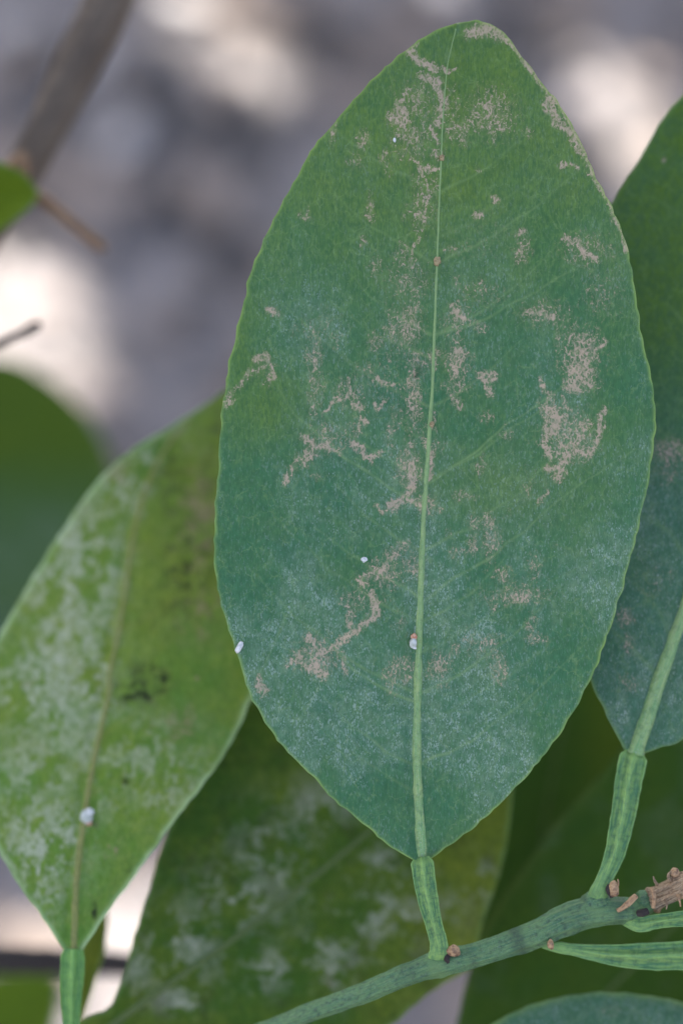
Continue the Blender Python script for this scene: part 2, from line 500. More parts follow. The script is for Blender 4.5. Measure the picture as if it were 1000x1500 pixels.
def petiole(name, mat, line, parent, label=None, seed=2, wing=1.0, n=90, soot_at=0.0):
    """Winged leaf stalk. line: (x, y, half-width px, depth) from the blade down to the twig."""
    Lp = smooth_line([(x, y, w, d * 1e4) for x, y, w, d in line], n)
    c = Lp[:, :2]; hw = Lp[:, 2]; dep = Lp[:, 3] / 1e4
    tn = np.gradient(c, axis=0); tn /= np.linalg.norm(tn, axis=1)[:, None] + 1e-9
    nn = np.stack([-tn[:, 1], tn[:, 0]], 1)
    if nn[:, 0].mean() < 0: nn = -nn
    ns = 28
    a = np.linspace(-1, 1, ns)
    tt = np.linspace(0, 1, n)[:, None]
    wingy = wing * (1 - sstep(.6, .95, tt))             # wings die out towards the twig
    front = (1 - wingy) * .75 * np.sqrt(np.clip(1 - a ** 2, 0, 1)) + wingy * (.62 * np.exp(-(a / .36) ** 2) + .20 * np.exp(-((np.abs(a) - .93) / .12) ** 2))
    back = -(1 - wingy) * .75 * np.sqrt(np.clip(1 - a ** 2, 0, 1)) - wingy * (.5 * np.exp(-(a / .35) ** 2) + .10)
    hw2 = hw[:, None] * (1 + .05 * np.exp(-((tt - .06) / .03) ** 2)) * (1 + .06 * (vnoise(tt * 25, a * 0 + np.sign(a) * 3, seed) - .5))
    X = c[:, :1] + nn[:, :1] * a * hw2; Y = c[:, 1:] + nn[:, 1:] * a * hw2
    sc = hw[:, None] * K * dep[:, None]
    Fv = P(X, Y, dep[:, None] - front * sc)
    Bv = P(X, Y, dep[:, None] - back * sc)
    ringv = np.concatenate([Fv, Bv[:, ::-1]], 1)
    V = ringv.reshape(-1, 3); q = grid_quads(n, 2 * ns, close=True)
    pale = (np.exp(-(a / .2) ** 2) * .8 + np.exp(-((np.abs(a) - 1) / .12) ** 2)) * wingy + (1 - wingy) * .7
    pale = np.clip(pale * (.45 + .5 * vnoise(tt * 8, a * 8, seed + 1)) * (.6 + .6 * vnoise(tt * 3, a * 22, seed + 5)) + .9 * np.exp(-((tt - .05) / .035) ** 2), 0, 1)
    dark = np.exp(-((np.abs(a) - .5) / .24) ** 2) * wingy * .38 * (.5 + .5 * vnoise(tt * 6, a * 9, seed + 4)) * (.6 + .7 * vnoise(tt * 3, a * 26, seed + 7)) + soot_at * np.exp(-((tt - .9) / .08) ** 2) * (vnoise(tt * 30, a * 4, seed + 2))  # darker bands along the grooves, plus dark flecks near the twig
    rowuv = np.stack([np.broadcast_to(tt * len(tt) * .035, X.shape), X * 0 + a * .12, X * 0], -1)
    uv = np.concatenate([rowuv, rowuv[:, ::-1]], 1).reshape(-1, 3)
    at = {'vein': np.concatenate([pale, pale[:, ::-1]], 1).ravel(), 'soot_dark': np.clip(np.concatenate([dark, dark[:, ::-1]], 1), 0, 1).ravel(), 'leaf_place': uv}
    return obj(name, V, q, mat, P(c[-1, 0], c[-1, 1], dep[-1]), parent, at, label)


def px_tube(name, mat, line, parent=None, n=80, nseg=24, bump=.12, seed=4, label=None, ridges=0, ridge_amp=0.0, soot_dark=None, pale=None):
    """Round stem; line rows are (x, y, radius px, depth)."""
    Lp = smooth_line([(x, y, r, d * 1e4) for x, y, r, d in line], n)
    dep = Lp[:, 3] / 1e4
    V, q, uv = tube(P(Lp[:, 0], Lp[:, 1], dep), Lp[:, 2] * K * dep, nseg, bump, seed=seed, ridges=ridges, ridge_amp=ridge_amp)
    m = len(V); px = np.r_[np.repeat(Lp[:, 0], nseg), Lp[0, 0], Lp[-1, 0]]
    so = np.zeros(m); pa = np.zeros(m)
    if soot_dark is not None: so = np.clip(soot_dark(px), 0, 1)
    if pale is not None: pa = np.clip(pale(px), 0, 1)
    return obj(name, V, q, mat, P(Lp[0, 0], Lp[0, 1], dep[0]), parent, {'leaf_place': uv, 'vein': pa, 'soot_dark': so}, label)


def lump(name, mat, x, y, r, d, parent=None, stretch=(1, 1, 1), rough=.25, seed=5, label=None, point=0.0, angle=0.0):
    """Small knobbly body (bud, scale insect), radius in px."""
    nu, nv = 18, 24
    u = np.linspace(0.02, np.pi - .02, nu)[:, None]; v = np.linspace(0, 2 * np.pi, nv, endpoint=False)[None, :]
    dx, dy, dz = np.sin(u) * np.cos(v), np.sin(u) * np.sin(v), np.cos(u) + 0 * v
    k = 1 + rough * (fbm(dx * 1.6 + 9, dy * 1.6 + dz * 1.3, seed, 3) - .5) * 2 + point * np.clip(dz, 0, 1) ** 4
    R = r * K * d
    lx, ly, lz = dx * k * stretch[0], dz * k * stretch[1], dy * k * stretch[2]
    ca, sa = math.cos(angle), math.sin(angle)
    lx, ly = lx * ca - ly * sa, lx * sa + ly * ca
    c = P(x, y, d)
    V = (c + R * (lx[..., None] * RIGHT + ly[..., None] * UP - lz[..., None] * FWD)).reshape(-1, 3)
    q = grid_quads(nu, nv, close=True)
    uv = np.stack([dx * k, dy * k, dz * k], -1).reshape(-1, 3) * r * .01
    so = np.clip((vnoise(dx * 2 + 4, dz * 2 + dy, seed + 3) - .55) * 3, 0, 1).ravel()
    return obj(name, V, q, mat, c, parent, {'leaf_place': uv, 'vein': np.zeros(nu * nv), 'soot_dark': so}, label)


#SETTING
# ------------------------------------------------------------------ the ground: soil under the shrub
def ground_mat():
    t = NT('soil')
    tc = t.n('ShaderNodeTexCoord').outputs['Object']
    a = t.noise(tc, 9, 4, .6, .4); b = t.noise(tc, 32, 4, .6); e = t.noise(tc, 140, 3, .6)
    k = t.noise(tc, 17, 3, .5, .3)
    c = t.mix(t.ramp(a, .38, .64), (.108, .098, .094), (.205, .186, .180))
    c = t.mix(t.math('MULTIPLY', t.ramp(k, .52, .66), .8), c, (.048, .044, .043))
    c = t.mix(t.math('MULTIPLY', t.ramp(b, .52, .7), .5), c, (.33, .30, .29))
    c = t.mix(t.math('MULTIPLY', t.ramp(e, .5, .7), .4), c, (.36, .33, .31))
    nb = t.bump(t.math('ADD', b, t.math('MULTIPLY', e, .3)), .8, .01)
    return t.done(t.principled(c, .92, .2, nb))


g = np.linspace(-1, 1, 161)
gx = np.sign(g) * (np.abs(g) ** 3.2) * 160
GX, GY = np.meshgrid(gx, gx + 1.0, indexing='xy')
GZ = .012 * (fbm(GX * 7, GY * 7, 3) - .5) * np.exp(-((GX ** 2 + (GY - 1) ** 2) / 9)) - .004
gq = grid_quads(161, 161)
tag(obj('ground', np.stack([GX, GY, GZ], -1).reshape(-1, 3), gq, ground_mat(), (0, 0, 0)), 'grey brown soil under the shrub, dappled with sun', None, None, 'structure')

# ------------------------------------------------------------------ the tree overhead whose crown shades the scene; sun comes through its gaps
# where spots of sun reach the soil: photo x, y, half-axes px, turn (deg), share of leaves still in the gap
DAPPLES = [
    (350, 75, 86, 33, 40, .0), (934, 192, 100, 42, 55, .0), (838, 72, 44, 14, 50, .45),
    (12, 462, 150, 96, 56, .0), (165, 575, 100, 15, 42, .0),
    (215, 1330, 70, 60, 80, .0), (160, 1460, 90, 56, 10, .0), (20, 1335, 46, 30, 20, .0), (630, 1480, 60, 20, -35, .0),
    (665, 12, 34, 14, 10, .1), (300, 5, 40, 12, 20, .1),
]


def canopy():
    N = 62000
    ang = RNG.uniform(0, 2 * np.pi, N); rr = np.sqrt(RNG.uniform(0, 1, N))
    edge = 1 + .18 * np.sin(ang * 5 + 1) + .1 * np.sin(ang * 11)
    tx = .05 + 1.35 * rr * np.cos(ang) * edge
    ty = .75 + 1.65 * rr * np.sin(ang) * edge
    h = 1.95 + RNG.uniform(0, 1, N) ** 1.3 * 1.0 * (1 - .45 * rr ** 2) + .2 * rr
    ctr = np.stack([tx, ty, np.zeros(N)], 1) + SUN_DIR[None, :] * (h / SUN_DIR[2])[:, None]
    ln = RNG.uniform(.022, .042, N); wd = ln * RNG.uniform(.45, .58, N)
    ax = RNG.normal(size=(N, 3)); ax[:, 2] *= .6; ax /= np.linalg.norm(ax, axis=1)[:, None]
    up = RNG.normal(size=(N, 3)) * .55 + SUN_DIR
    sd = np.cross(ax, up); sd /= np.linalg.norm(sd, axis=1)[:, None]
    nrm = np.cross(sd, ax)
    prof = [(-1, 0), (-.35, -1), (.4, -.85), (1, 0), (.4, .85), (-.35, 1)]
    V = np.stack([ctr + ax * (ln * p)[:, None] + sd * (wd * s)[:, None] - nrm * (ln * .15 * (p * p - abs(s)))[:, None] for p, s in prof], 1)
    # drop leaves whose shadow would fall into a sun spot
    G = V - SUN_DIR * (V[..., 2] / SUN_DIR[2])[..., None]
    keep = np.ones(N, bool)
    for (x, y, ra, rb, deg, share) in DAPPLES:
        c = math.cos(math.radians(deg)); s = math.sin(math.radians(deg))
        g0 = ground_point(x, y); ga = ground_point(x + ra * c, y + ra * s) - g0; gb = ground_point(x - rb * s, y + rb * c) - g0
        Mx = np.linalg.inv(np.array([[ga[0], gb[0]], [ga[1], gb[1]]]))
        q = (G[..., :2] - g0[:2]) @ Mx.T
        wob = 1 + .12 * np.sin(3 * np.arctan2(q[..., 1], q[..., 0]) + x)
        inside = (np.hypot(q[..., 0], q[..., 1]) < wob).any(1) | (np.hypot(q[..., 0].mean(1), q[..., 1].mean(1)) < 1)
        keep &= ~(inside & (RNG.uniform(size=N) > share))
    V = V[keep]; m = len(V)
    b = np.arange(m)[:, None] * 6
    q = np.vstack([b + np.array([0, 1, 2, 3]), b + np.array([0, 3, 4, 5])])
    t = NT('crown_leaves')
    tc = t.n('ShaderNodeTexCoord').outputs['Object']
    c = t.mix(t.ramp(t.noise(tc, 14, 2), .3, .7), (.035, .085, .015), (.06, .13, .02))
    p = t.principled(c, .5, .4)
    tr = t.n('ShaderNodeBsdfTranslucent'); tr.inputs[0].default_value = (.10, .2, .02, 1)
    mx = t.n('ShaderNodeMixShader'); mx.inputs[0].default_value = .2
    t.link(p, mx.inputs[1]); t.link(tr.outputs[0], mx.inputs[2])
    mat = t.done(mx.outputs[0])
    base = np.array([-1.75, 2.15, 0.0])
    tree = thing('citrus_tree', base)
    tag(tree, 'leafy citrus tree whose crown shades the branch and soil from above', 'tree')
    cr = obj('crown', V.reshape(-1, 3), q, mat, base, tree)
    cr['kind'] = 'stuff'

    def limb(name, a, b2, r0, r1, bow, seed, parent=tree):
        a, b2 = np.array(a, float), np.array(b2, float)
        tt = np.linspace(0, 1, 26)[:, None]
        pts = a + (b2 - a) * tt + np.array(bow) * np.sin(tt * np.pi)
        Vv, qq, uv = tube(pts, r0 + (r1 - r0) * tt[:, 0], 14, .12, seed=seed)
        return obj(name, Vv, qq, M_BARK, pts[0], parent, {'leaf_place': uv, 'vein': np.zeros(len(Vv)), 'soot_dark': np.zeros(len(Vv))})
    tr_o = limb('trunk', base + [0, 0, -.05], base + [.25, -.1, 1.75], .085, .055, (.05, .03, 0), 3)
    top = base + [.25, -.1, 1.72]
    for i, e in enumerate([(-2.2, 2.6, 2.6), (-1.1, 2.75, 2.7), (-1.9, 1.0, 2.5), (-.9, 1.3, 2.45)]):
        limb('limb', top, e, .04, .012, (.0, .0, .12), 10 + i)


canopy()
#FRONT
# ------------------------------------------------------------------ the front branch with its leaves
BRANCH = thing('citrus_branch', P(60, 1610, .372))
tag(BRANCH, 'green citrus twig carrying the large scarred leaf, across the lower part of the picture', 'branch')

# --- main leaf
ml = [(603, 1259), (600, 1257), (570, 1239), (535, 1209), (500, 1182), (465, 1146), (425, 1106), (400, 1074), (367, 1020), (345, 950), (327, 895), (318, 850), (313, 800),
      (316, 740), (320, 675), (325, 600), (333, 540), (345, 494), (363, 415), (379, 368), (400, 320), (430, 268), (464, 208), (500, 168), (525, 138), (565, 97), (597, 71), (632, 47), (650, 40), (668, 34)]
mr = [(631, 1258), (634, 1256), (676, 1225), (716, 1192), (780, 1125), (820, 1074), (863, 1000), (895, 914), (915, 848), (931, 788), (940, 748), (951, 690), (959, 620), (957, 574), (946, 525),
      (940, 488), (931, 440), (922, 380), (913, 345), (899, 308), (884, 280), (869, 254), (850, 206), (820, 154), (790, 118), (760, 78), (742, 53), (725, 40), (711, 33), (700, 29), (684, 31), (668, 34)]
mm = [(617, 1260), (613, 1180), (610, 1100), (611, 1020), (613, 940), (616, 860), (619, 780), (624, 700), (628, 640), (633, 560), (636, 480), (639, 400), (642, 320), (645, 250), (648, 180), (654, 104), (661, 68), (666, 48), (668, 34)]
main_veins = [
    ([(630, 706), (650, 692), (700, 658), (745, 620), (780, 596), (830, 560)], .62),
    ([(618, 882), (660, 850), (715, 818), (745, 795), (768, 780), (790, 755), (820, 730), (865, 697), (930, 660)], .55),
    ([(637, 490), (690, 478), (740, 450), (790, 425), (850, 385)], .5),
    ([(640, 350), (700, 320), (770, 270), (820, 225)], .25),
    ([(613, 960), (660, 935), (720, 900), (770, 870), (850, 830)], .35),
    ([(611, 1060), (670, 1035), (740, 990), (820, 930)], .25),
    ([(622, 745), (605, 735), (580, 722), (540, 695), (500, 668), (460, 630), (430, 605), (410, 575), (395, 540)], .62),
    ([(616, 880), (600, 865), (583, 855), (540, 830), (510, 810), (485, 790), (460, 770)], .6),
    ([(633, 525), (600, 512), (560, 495), (530, 475), (500, 455), (470, 428)], .4),
    ([(611, 1030), (580, 1018), (550, 1002), (520, 980), (470, 930), (430, 900)], .6),
    ([(611, 1160), (585, 1148), (550, 1125), (510, 1100), (470, 1065)], .3),
    ([(641, 330), (610, 312), (570, 285), (530, 260)], .25),
    ([(420, 900), (405, 935), (385, 980), (372, 1000)], .3),
]
for k in range(9):
    y0 = 1120 - k * 105
    x0 = float(np.interp(-y0, [-p[1] for p in mm], [p[0] for p in mm]))
    for sg in (-1, 1):
        L_ = 170 + 60 * math.sin(k * 1.9 + sg)
        main_veins.append(([(x0 + sg * 4, y0), (x0 + sg * L_ * .35, y0 - L_ * .16), (x0 + sg * L_ * .75, y0 - L_ * .45), (x0 + sg * L_ * 1.15, y0 - L_ * .85)], .45))
SCAR_LINES = [  # points, half width px, strength
    ([(594, 70), (603, 74), (604, 82), (611, 88), (622, 93), (630, 96), (635, 101)], 3.8, 1.6), ([(635, 101), (652, 102), (670, 103)], 2.0, .9),
    ([(598, 71), (608, 66), (609, 62)], 2, .9),
    ([(690, 48), (705, 44), (718, 42), (735, 50)], 6, 1.6), 
    ([(800, 150), (815, 172), (832, 188), (842, 205)], 6, 1.1), ([(845, 205), (860, 232), (876, 260)], 5, .9), ([(868, 255), (890, 280), (905, 320)], 5, 1.0),
    ([(618, 112), (630, 114), (640, 124), (646, 140)], 6, 1.2), ([(646, 140), (648, 165), (643, 176)], 6, 1.3), ([(600, 126), (588, 142), (582, 160), (578, 172)], 4, .75),
    ([(590, 165), (578, 172), (594, 178)], 9, .85), ([(632, 180), (634, 200), (640, 208)], 3, .8),
    ([(608, 236), (618, 246), (630, 250), (640, 250)], 3, 1.0), ([(618, 246), (620, 262), (628, 272), (626, 295), (618, 325)], 2.5, .7),
    ([(603, 308), (622, 320)], 1.8, .7), ([(622, 320), (612, 345), (605, 360), (606, 400)], 3, .5),
    ([(828, 350), (845, 358), (855, 370), (872, 382)], 4.5, 1.0), ([(820, 246), (832, 240), (845, 246)], 3.5, .8),
    ([(395, 452), (402, 456), (407, 462)], 4, 1.1), ([(372, 526), (392, 524), (396, 535), (400, 556)], 4.5, 1.2), ([(385, 535), (360, 552), (340, 572), (332, 592)], 5, .5),
    ([(330, 590), (342, 585)], 3, .7),
    ([(476, 602), (495, 586), (512, 576), (520, 584), (526, 602)], 3.2, 1.2), ([(526, 615), (536, 619)], 3, 1.0), ([(512, 576), (510, 560)], 2, .8), ([(524, 618), (522, 640)], 1.6, .7),
    ([(470, 652), (478, 645), (480, 657), (496, 666)], 4.2, 1.3), ([(444, 640), (462, 650), (458, 660), (446, 674)], 6, 1.25), ([(436, 668), (430, 690), (418, 705)], 5, .65),
    ([(510, 648), (528, 655), (543, 672), (558, 662)], 3.5, 1.0), ([(543, 672), (545, 684)], 2, .8),
    ([(550, 552), (562, 560), (574, 562)], 3, 1.1), ([(548, 590), (556, 599), (564, 585)], 3.5, .8),
    ([(626, 648), (628, 668), (626, 700)], 3.5, .9), ([(600, 690), (606, 708), (598, 722), (586, 733), (575, 742)], 6, 1.0), ([(586, 733), (602, 733), (612, 742)], 3, .9), ([(575, 742), (562, 750), (553, 738)], 3, .6),
    ([(665, 455), (675, 462)], 7, .9), ([(664, 460), (668, 500)], 4, .5), ([(668, 530), (672, 515), (666, 545)], 7, .9), ([(705, 552), (722, 550)], 7, .9), ([(715, 565), (718, 580)], 5, .7), ([(665, 580), (675, 595)], 5, .7),
    ([(775, 460), (795, 458), (808, 466)], 5, .9), ([(835, 498), (850, 495), (868, 512), (885, 500)], 5, .8), ([(852, 505), (850, 525), (842, 540), (858, 555)], 13, .95), ([(835, 560), (845, 568)], 8, 1.05),
    ([(793, 555), (798, 575), (806, 584)], 4, .7), ([(828, 575), (826, 590)], 4, .7),
    ([(805, 600), (815, 615), (808, 630)], 10, 1.1), ([(797, 640), (800, 660), (808, 670)], 4.5, 1.3), ([(805, 685), (822, 684), (835, 668)], 4.5, 1.1), ([(815, 700), (822, 692)], 6, .9),
    ([(815, 665), (835, 648), (850, 635), (858, 620)], 5, .85), ([(840, 660), (858, 670), (872, 655), (880, 630), (882, 605)], 5, 1.0), ([(800, 720), (793, 735)], 4, .6), ([(802, 600), (830, 600)], 4, .7),
    ([(576, 812), (565, 830), (545, 842), (530, 850)], 9, .72), ([(545, 870), (550, 890), (545, 908), (528, 918)], 5, 1.0), ([(528, 918), (505, 935), (488, 945), (470, 955), (458, 968)], 6, 1.1),
    ([(452, 932), (462, 945), (478, 950)], 5, 1.0), ([(438, 960), (450, 975), (470, 985)], 8, .85), ([(415, 975), (425, 965)], 4, .7), ([(500, 880), (512, 895), (508, 915)], 6, .55),
    ([(380, 1000), (388, 1012)], 6, .8), ([(752, 872), (770, 874)], 7, .75), ([(680, 935), (695, 940)], 6, .45),
    ([(708, 150), (718, 158)], 4, .9), ([(730, 178), (733, 188)], 4, .8), ([(768, 195), (778, 200)], 6, .5), ([(724, 292), (726, 294)], 4, 1.2), ([(695, 314), (704, 315)], 4.5, .9), ([(757, 345), (764, 340)], 5, .7),
    ([(715, 200), (712, 175)], 3, .5),
]
SCAR_BLOBS = [(720, 165, 42, 45, .55), (610, 150, 40, 45, .42), (600, 205, 35, 40, .5), (665, 160, 16, 50, .38), (615, 300, 25, 70, .36), (600, 410, 40, 50, .4), (590, 480, 30, 40, .55),
              (605, 570, 16, 80, .62), (600, 690, 16, 45, .75), (670, 540, 25, 50, .5), (670, 470, 30, 30, .4), (700, 430, 50, 30, .32), (850, 520, 40, 50, .55), (835, 640, 50, 45, .52), (800, 460, 45, 25, .45),
              (460, 540, 16, 60, .5), (520, 580, 40, 35, .32), (490, 640, 50, 40, .3), (560, 840, 35, 30, .5), (530, 880, 45, 35, .35), (465, 960, 45, 35, .48), (755, 870, 60, 22, .42), (860, 365, 50, 30, .42),
              (880, 430, 45, 60, .28), (700, 350, 80, 60, .2), (560, 560, 70, 60, .25), (470, 480, 60, 40, .25), (690, 940, 50, 35, .25), (780, 700, 60, 40, .15), (395, 545, 28, 30, .32)]


_r = np.random.default_rng(23)
for k in range(95):                                       # faint flecks, thickest either side of the midrib
    yy = _r.uniform(180, 1000)
    xx = float(np.interp(-yy, [-p[1] for p in mm], [p[0] for p in mm])) + _r.normal() * 120
    if abs(xx - 625) < 255 - abs(yy - 620) * .25:
        SCAR_BLOBS.append((xx, yy, _r.uniform(5, 20), _r.uniform(6, 30), _r.uniform(.28, .62)))


def main_scar(X, Y, S, T):
    wx = X + 8 * (fbm(X / 14, Y / 18, 61, 3) - .5) * 2; wy = Y + 8 * (fbm(X / 14 + 50, Y / 18, 62, 3) - .5) * 2
    fine = fbm(X / 6, Y / 10, 75, 3); net = ridged(wx / 15, wy / 22, 71, 3)
    out = np.zeros(X.shape)
    for pts, w, a in SCAR_LINES:
        d, f = seg_dist(wx, wy, pts) if a < 1.55 else seg_dist(X + (wx - X) * .25, Y + (wy - Y) * .25, pts)
        out = np.maximum(out, (.85 * np.exp(-(d / (w * 1.05)) ** 2) + .32 * np.exp(-(d / (w * 2.4)) ** 2)) * (a if a > 1.4 else min(a, .90)) * (.60 + .66 * fine))
    d, f = seg_dist(X, Y, [p for p in mr if p[1] < 385][:-3])
    w = 2.2 + 5.5 * fbm(X / 20, Y / 20, 64, 3)
    out = np.maximum(out, 1.5 * np.exp(-(d / w) ** 2) * (Y < 372))
    bl = np.zeros(X.shape)
    for cx, cy, rx, ry, a in SCAR_BLOBS:
        bl = np.maximum(bl, a * np.exp(-(((wx - cx) / rx) ** 2 + ((wy - cy) / ry) ** 2)))
    return np.maximum(out, bl * (.55 + .6 * net) * (.6 + .8 * fine) * 1.08)


def main_dust_sheen(X, Y, S, T):
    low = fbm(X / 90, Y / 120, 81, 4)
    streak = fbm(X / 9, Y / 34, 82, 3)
    base = sstep(300, 760, Y) * .58 + .16  # bluish sky sheen of the lower half painted in with the dust
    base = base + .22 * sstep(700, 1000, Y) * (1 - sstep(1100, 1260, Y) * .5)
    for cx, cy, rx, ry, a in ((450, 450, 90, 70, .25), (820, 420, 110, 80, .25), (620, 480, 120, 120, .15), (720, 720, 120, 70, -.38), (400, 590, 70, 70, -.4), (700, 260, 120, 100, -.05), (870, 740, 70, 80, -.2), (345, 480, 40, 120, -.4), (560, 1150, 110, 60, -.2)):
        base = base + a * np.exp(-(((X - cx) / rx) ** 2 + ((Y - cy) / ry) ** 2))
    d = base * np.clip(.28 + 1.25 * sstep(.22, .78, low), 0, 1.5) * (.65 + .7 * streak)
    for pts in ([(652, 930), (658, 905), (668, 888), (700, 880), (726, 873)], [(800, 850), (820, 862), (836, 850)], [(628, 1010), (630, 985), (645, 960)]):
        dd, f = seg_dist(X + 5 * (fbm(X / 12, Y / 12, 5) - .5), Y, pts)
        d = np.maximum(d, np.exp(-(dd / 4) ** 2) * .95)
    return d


def main_tint(X, Y, S, T):
    v = .75 * (1 - sstep(120, 620, Y)) + .12
    for cx, cy, rx, ry, a in ((720, 710, 110, 60, .55), (400, 600, 70, 60, .6), (345, 480, 45, 110, .4), (880, 640, 60, 60, .3), (660, 260, 90, 80, .1), (560, 320, 100, 110, .15), (860, 740, 70, 70, .2)):
        v = v + a * np.exp(-(((X - cx) / rx) ** 2 + ((Y - cy) / ry) ** 2))
    return v + .35 * (fbm(X / 70, Y / 70, 91) - .5)


def main_soot(X, Y, S, T):
    return .9 * np.exp(-(((X - 609) / 4) ** 2 + ((Y - 551) / 4) ** 2)) + .4 * np.exp(-(((X - 612) / 6) ** 2 + ((Y - 540) / 10) ** 2))


def main_depth(X, Y, S, T):
    d = .3500 + .0030 * ((T - .45) ** 2) * 4 * .5 + .0010 * np.sin(T * 7 + S * 2) * np.abs(S)
    d = d - .0026 * np.abs(S) ** 1.3 * np.sin(np.pi * np.clip(T, .03, 1)) ** .7      # halves rise from the midrib
    d = d + .0008 * S * np.sin(np.pi * T)                                             # and the blade is turned a little
    return d + .0035 * sstep(.86, 1.0, T)


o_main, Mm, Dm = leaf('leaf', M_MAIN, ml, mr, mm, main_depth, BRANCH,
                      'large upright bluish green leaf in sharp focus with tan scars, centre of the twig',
                      nt=760, ns=421, veins=main_veins, vein_w=2.3, dust=main_dust_sheen, tint=main_tint, scar=main_scar, soot_dark=main_soot, rim_w=3.4, crenate=1.9, pillow=.0007, seed=2)
midrib(o_main, Mm, Dm, M_MIDRIB, 8.8, 1.0, 0, .995)
petiole('petiole', M_PETIOLE, [(617, 1255, 11, .3504), (618, 1262, 15.5, .3500), (619, 1270, 16.5, .3499), (625, 1310, 15.5, .3505), (634, 1350, 13, .3512), (642, 1380, 13, .3524), (643, 1398, 15.5, .3536), (641, 1418, 18, .3556)], o_main, seed=12)

# --- right leaf, running out of the picture
rl = [(914, 1101), (913, 1096), (896, 1066), (880, 1032), (866, 1004), (852, 960), (842, 900), (836, 820), (835, 720), (838, 600), (846, 480), (862, 380), (880, 325), (896, 296), (910, 272), (930, 243), (950, 209), (975, 166), (1000, 139), (1030, 115)]
rr_ = [(942, 1105), (944, 1103), (965, 1096), (1000, 1083), (1050, 1050), (1110, 990), (1160, 900), (1195, 780), (1205, 650), (1195, 500), (1165, 370), (1130, 270), (1090, 180), (1060, 130), (1030, 115)]
rm = [(929, 1104), (938, 1076), (952, 1034), (968, 986), (984, 940), (1000, 896), (1014, 840), (1028, 760), (1040, 650), (1046, 540), (1047, 420), (1044, 300), (1038, 200), (1030, 115)]
r_veins = [([(962, 1000), (950, 975), (925, 945), (890, 915)], .6), ([(985, 940), (960, 890), (935, 860), (900, 830)], .5), ([(990, 925), (1040, 900), (1100, 850)], .5),
           ([(1014, 830), (980, 780), (950, 760), (900, 730)], .4), ([(1035, 700), (980, 640), (930, 600)], .4), ([(1045, 520), (990, 460), (930, 410)], .4), ([(1047, 350), (990, 310), (940, 280)], .3)]


def right_scar(X, Y, S, T):
    v = np.zeros(X.shape)
    n = fbm(X / 6, Y / 10, 31, 3); net = ridged(X / 14, Y / 20, 33, 3)
    for cx, cy, rx, ry, a in ((985, 660, 40, 20, .7), (915, 905, 14, 14, .8), (920, 945, 10, 18, .6), (975, 690, 30, 25, .4), (920, 1000, 30, 20, .4), (960, 850, 40, 40, .3), (972, 235, 4, 4, 1.2)):
        v = np.maximum(v, a * np.exp(-(((X - cx) / rx) ** 2 + ((Y - cy) / ry) ** 2)))
    return v * (.35 + .8 * net) * (.5 + n)


o_r, Mr, Dr = leaf('leaf', M_RIGHT, rl, rr_, rm,
                   lambda X, Y, S, T: .3585 + .014 * sstep(.15, 1, T) + .003 * np.abs(S) * np.sin(np.pi * T) * -1 + .0025 * (S < 0) * np.abs(S) * np.sin(np.pi * T),
                   BRANCH, 'green leaf half out of the picture on the right edge, its pale midrib thick at the base', nt=300, ns=161, veins=r_veins, vein_w=3.6,
                   dust=lambda X, Y, S, T: (.08 + .75 * sstep(520, 800, Y)) * (.4 + 1.1 * fbm(X / 50, Y / 70, 36)) * (.6 + .8 * fbm(X / 9, Y / 30, 37)),
                   tint=lambda X, Y, S, T: .9 - .85 * sstep(420, 760, Y) + .3 * (fbm(X / 80, Y / 80, 38) - .5), scar=right_scar, rim_w=4, seed=21)
midrib(o_r, Mr, Dr, M_MIDRIB, 13.5, 3.5, 0, .97, seed=8)
petiole('petiole', M_PETIOLE, [(930, 1098, 11, .3588), (928, 1105, 16, .3584), (926, 1113, 20.5, .3581), (920, 1145, 20, .358), (911, 1200, 18, .357), (900, 1250, 15, .3555), (887, 1283, 12.5, .3545), (878, 1304, 14, .354), (868, 1330, 17, .3555)], o_r, seed=14, soot_at=.6)

# --- left leaf with the white residue
ll = [(94, 1393), (92, 1389), (66, 1350), (31, 1300), (0, 1248), (-22, 1190), (-34, 1120), (-36, 1050), (-22, 980), (0, 930), (45, 850), (90, 780), (135, 714), (175, 674), (215, 645), (280, 606), (320, 579), (352, 556)]
lr = [(121, 1393), (125, 1386), (156, 1340), (200, 1281), (235, 1231), (270, 1185), (316, 1124), (346, 1074), (366, 1030), (384, 970), (393, 900), (397, 820), (395, 740), (386, 660), (372, 600), (352, 556)]
lm = [(108, 1392), (110, 1340), (113, 1280), (122, 1216), (132, 1150), (145, 1085), (160, 1018), (162, 985), (175, 925), (184, 870), (192, 810), (202, 760), (215, 715), (232, 675), (262, 632), (305, 592), (352, 556)]
l_veins = [([(150, 1075), (210, 1040), (280, 980)], .35), ([(175, 925), (240, 890), (330, 820)], .35), ([(192, 810), (250, 770), (330, 700)], .35), ([(130, 1165), (190, 1130), (270, 1080)], .3), ([(160, 1000), (110, 970), (40, 930)], .3), ([(135, 1130), (70, 1100), (0, 1040)], .3)]


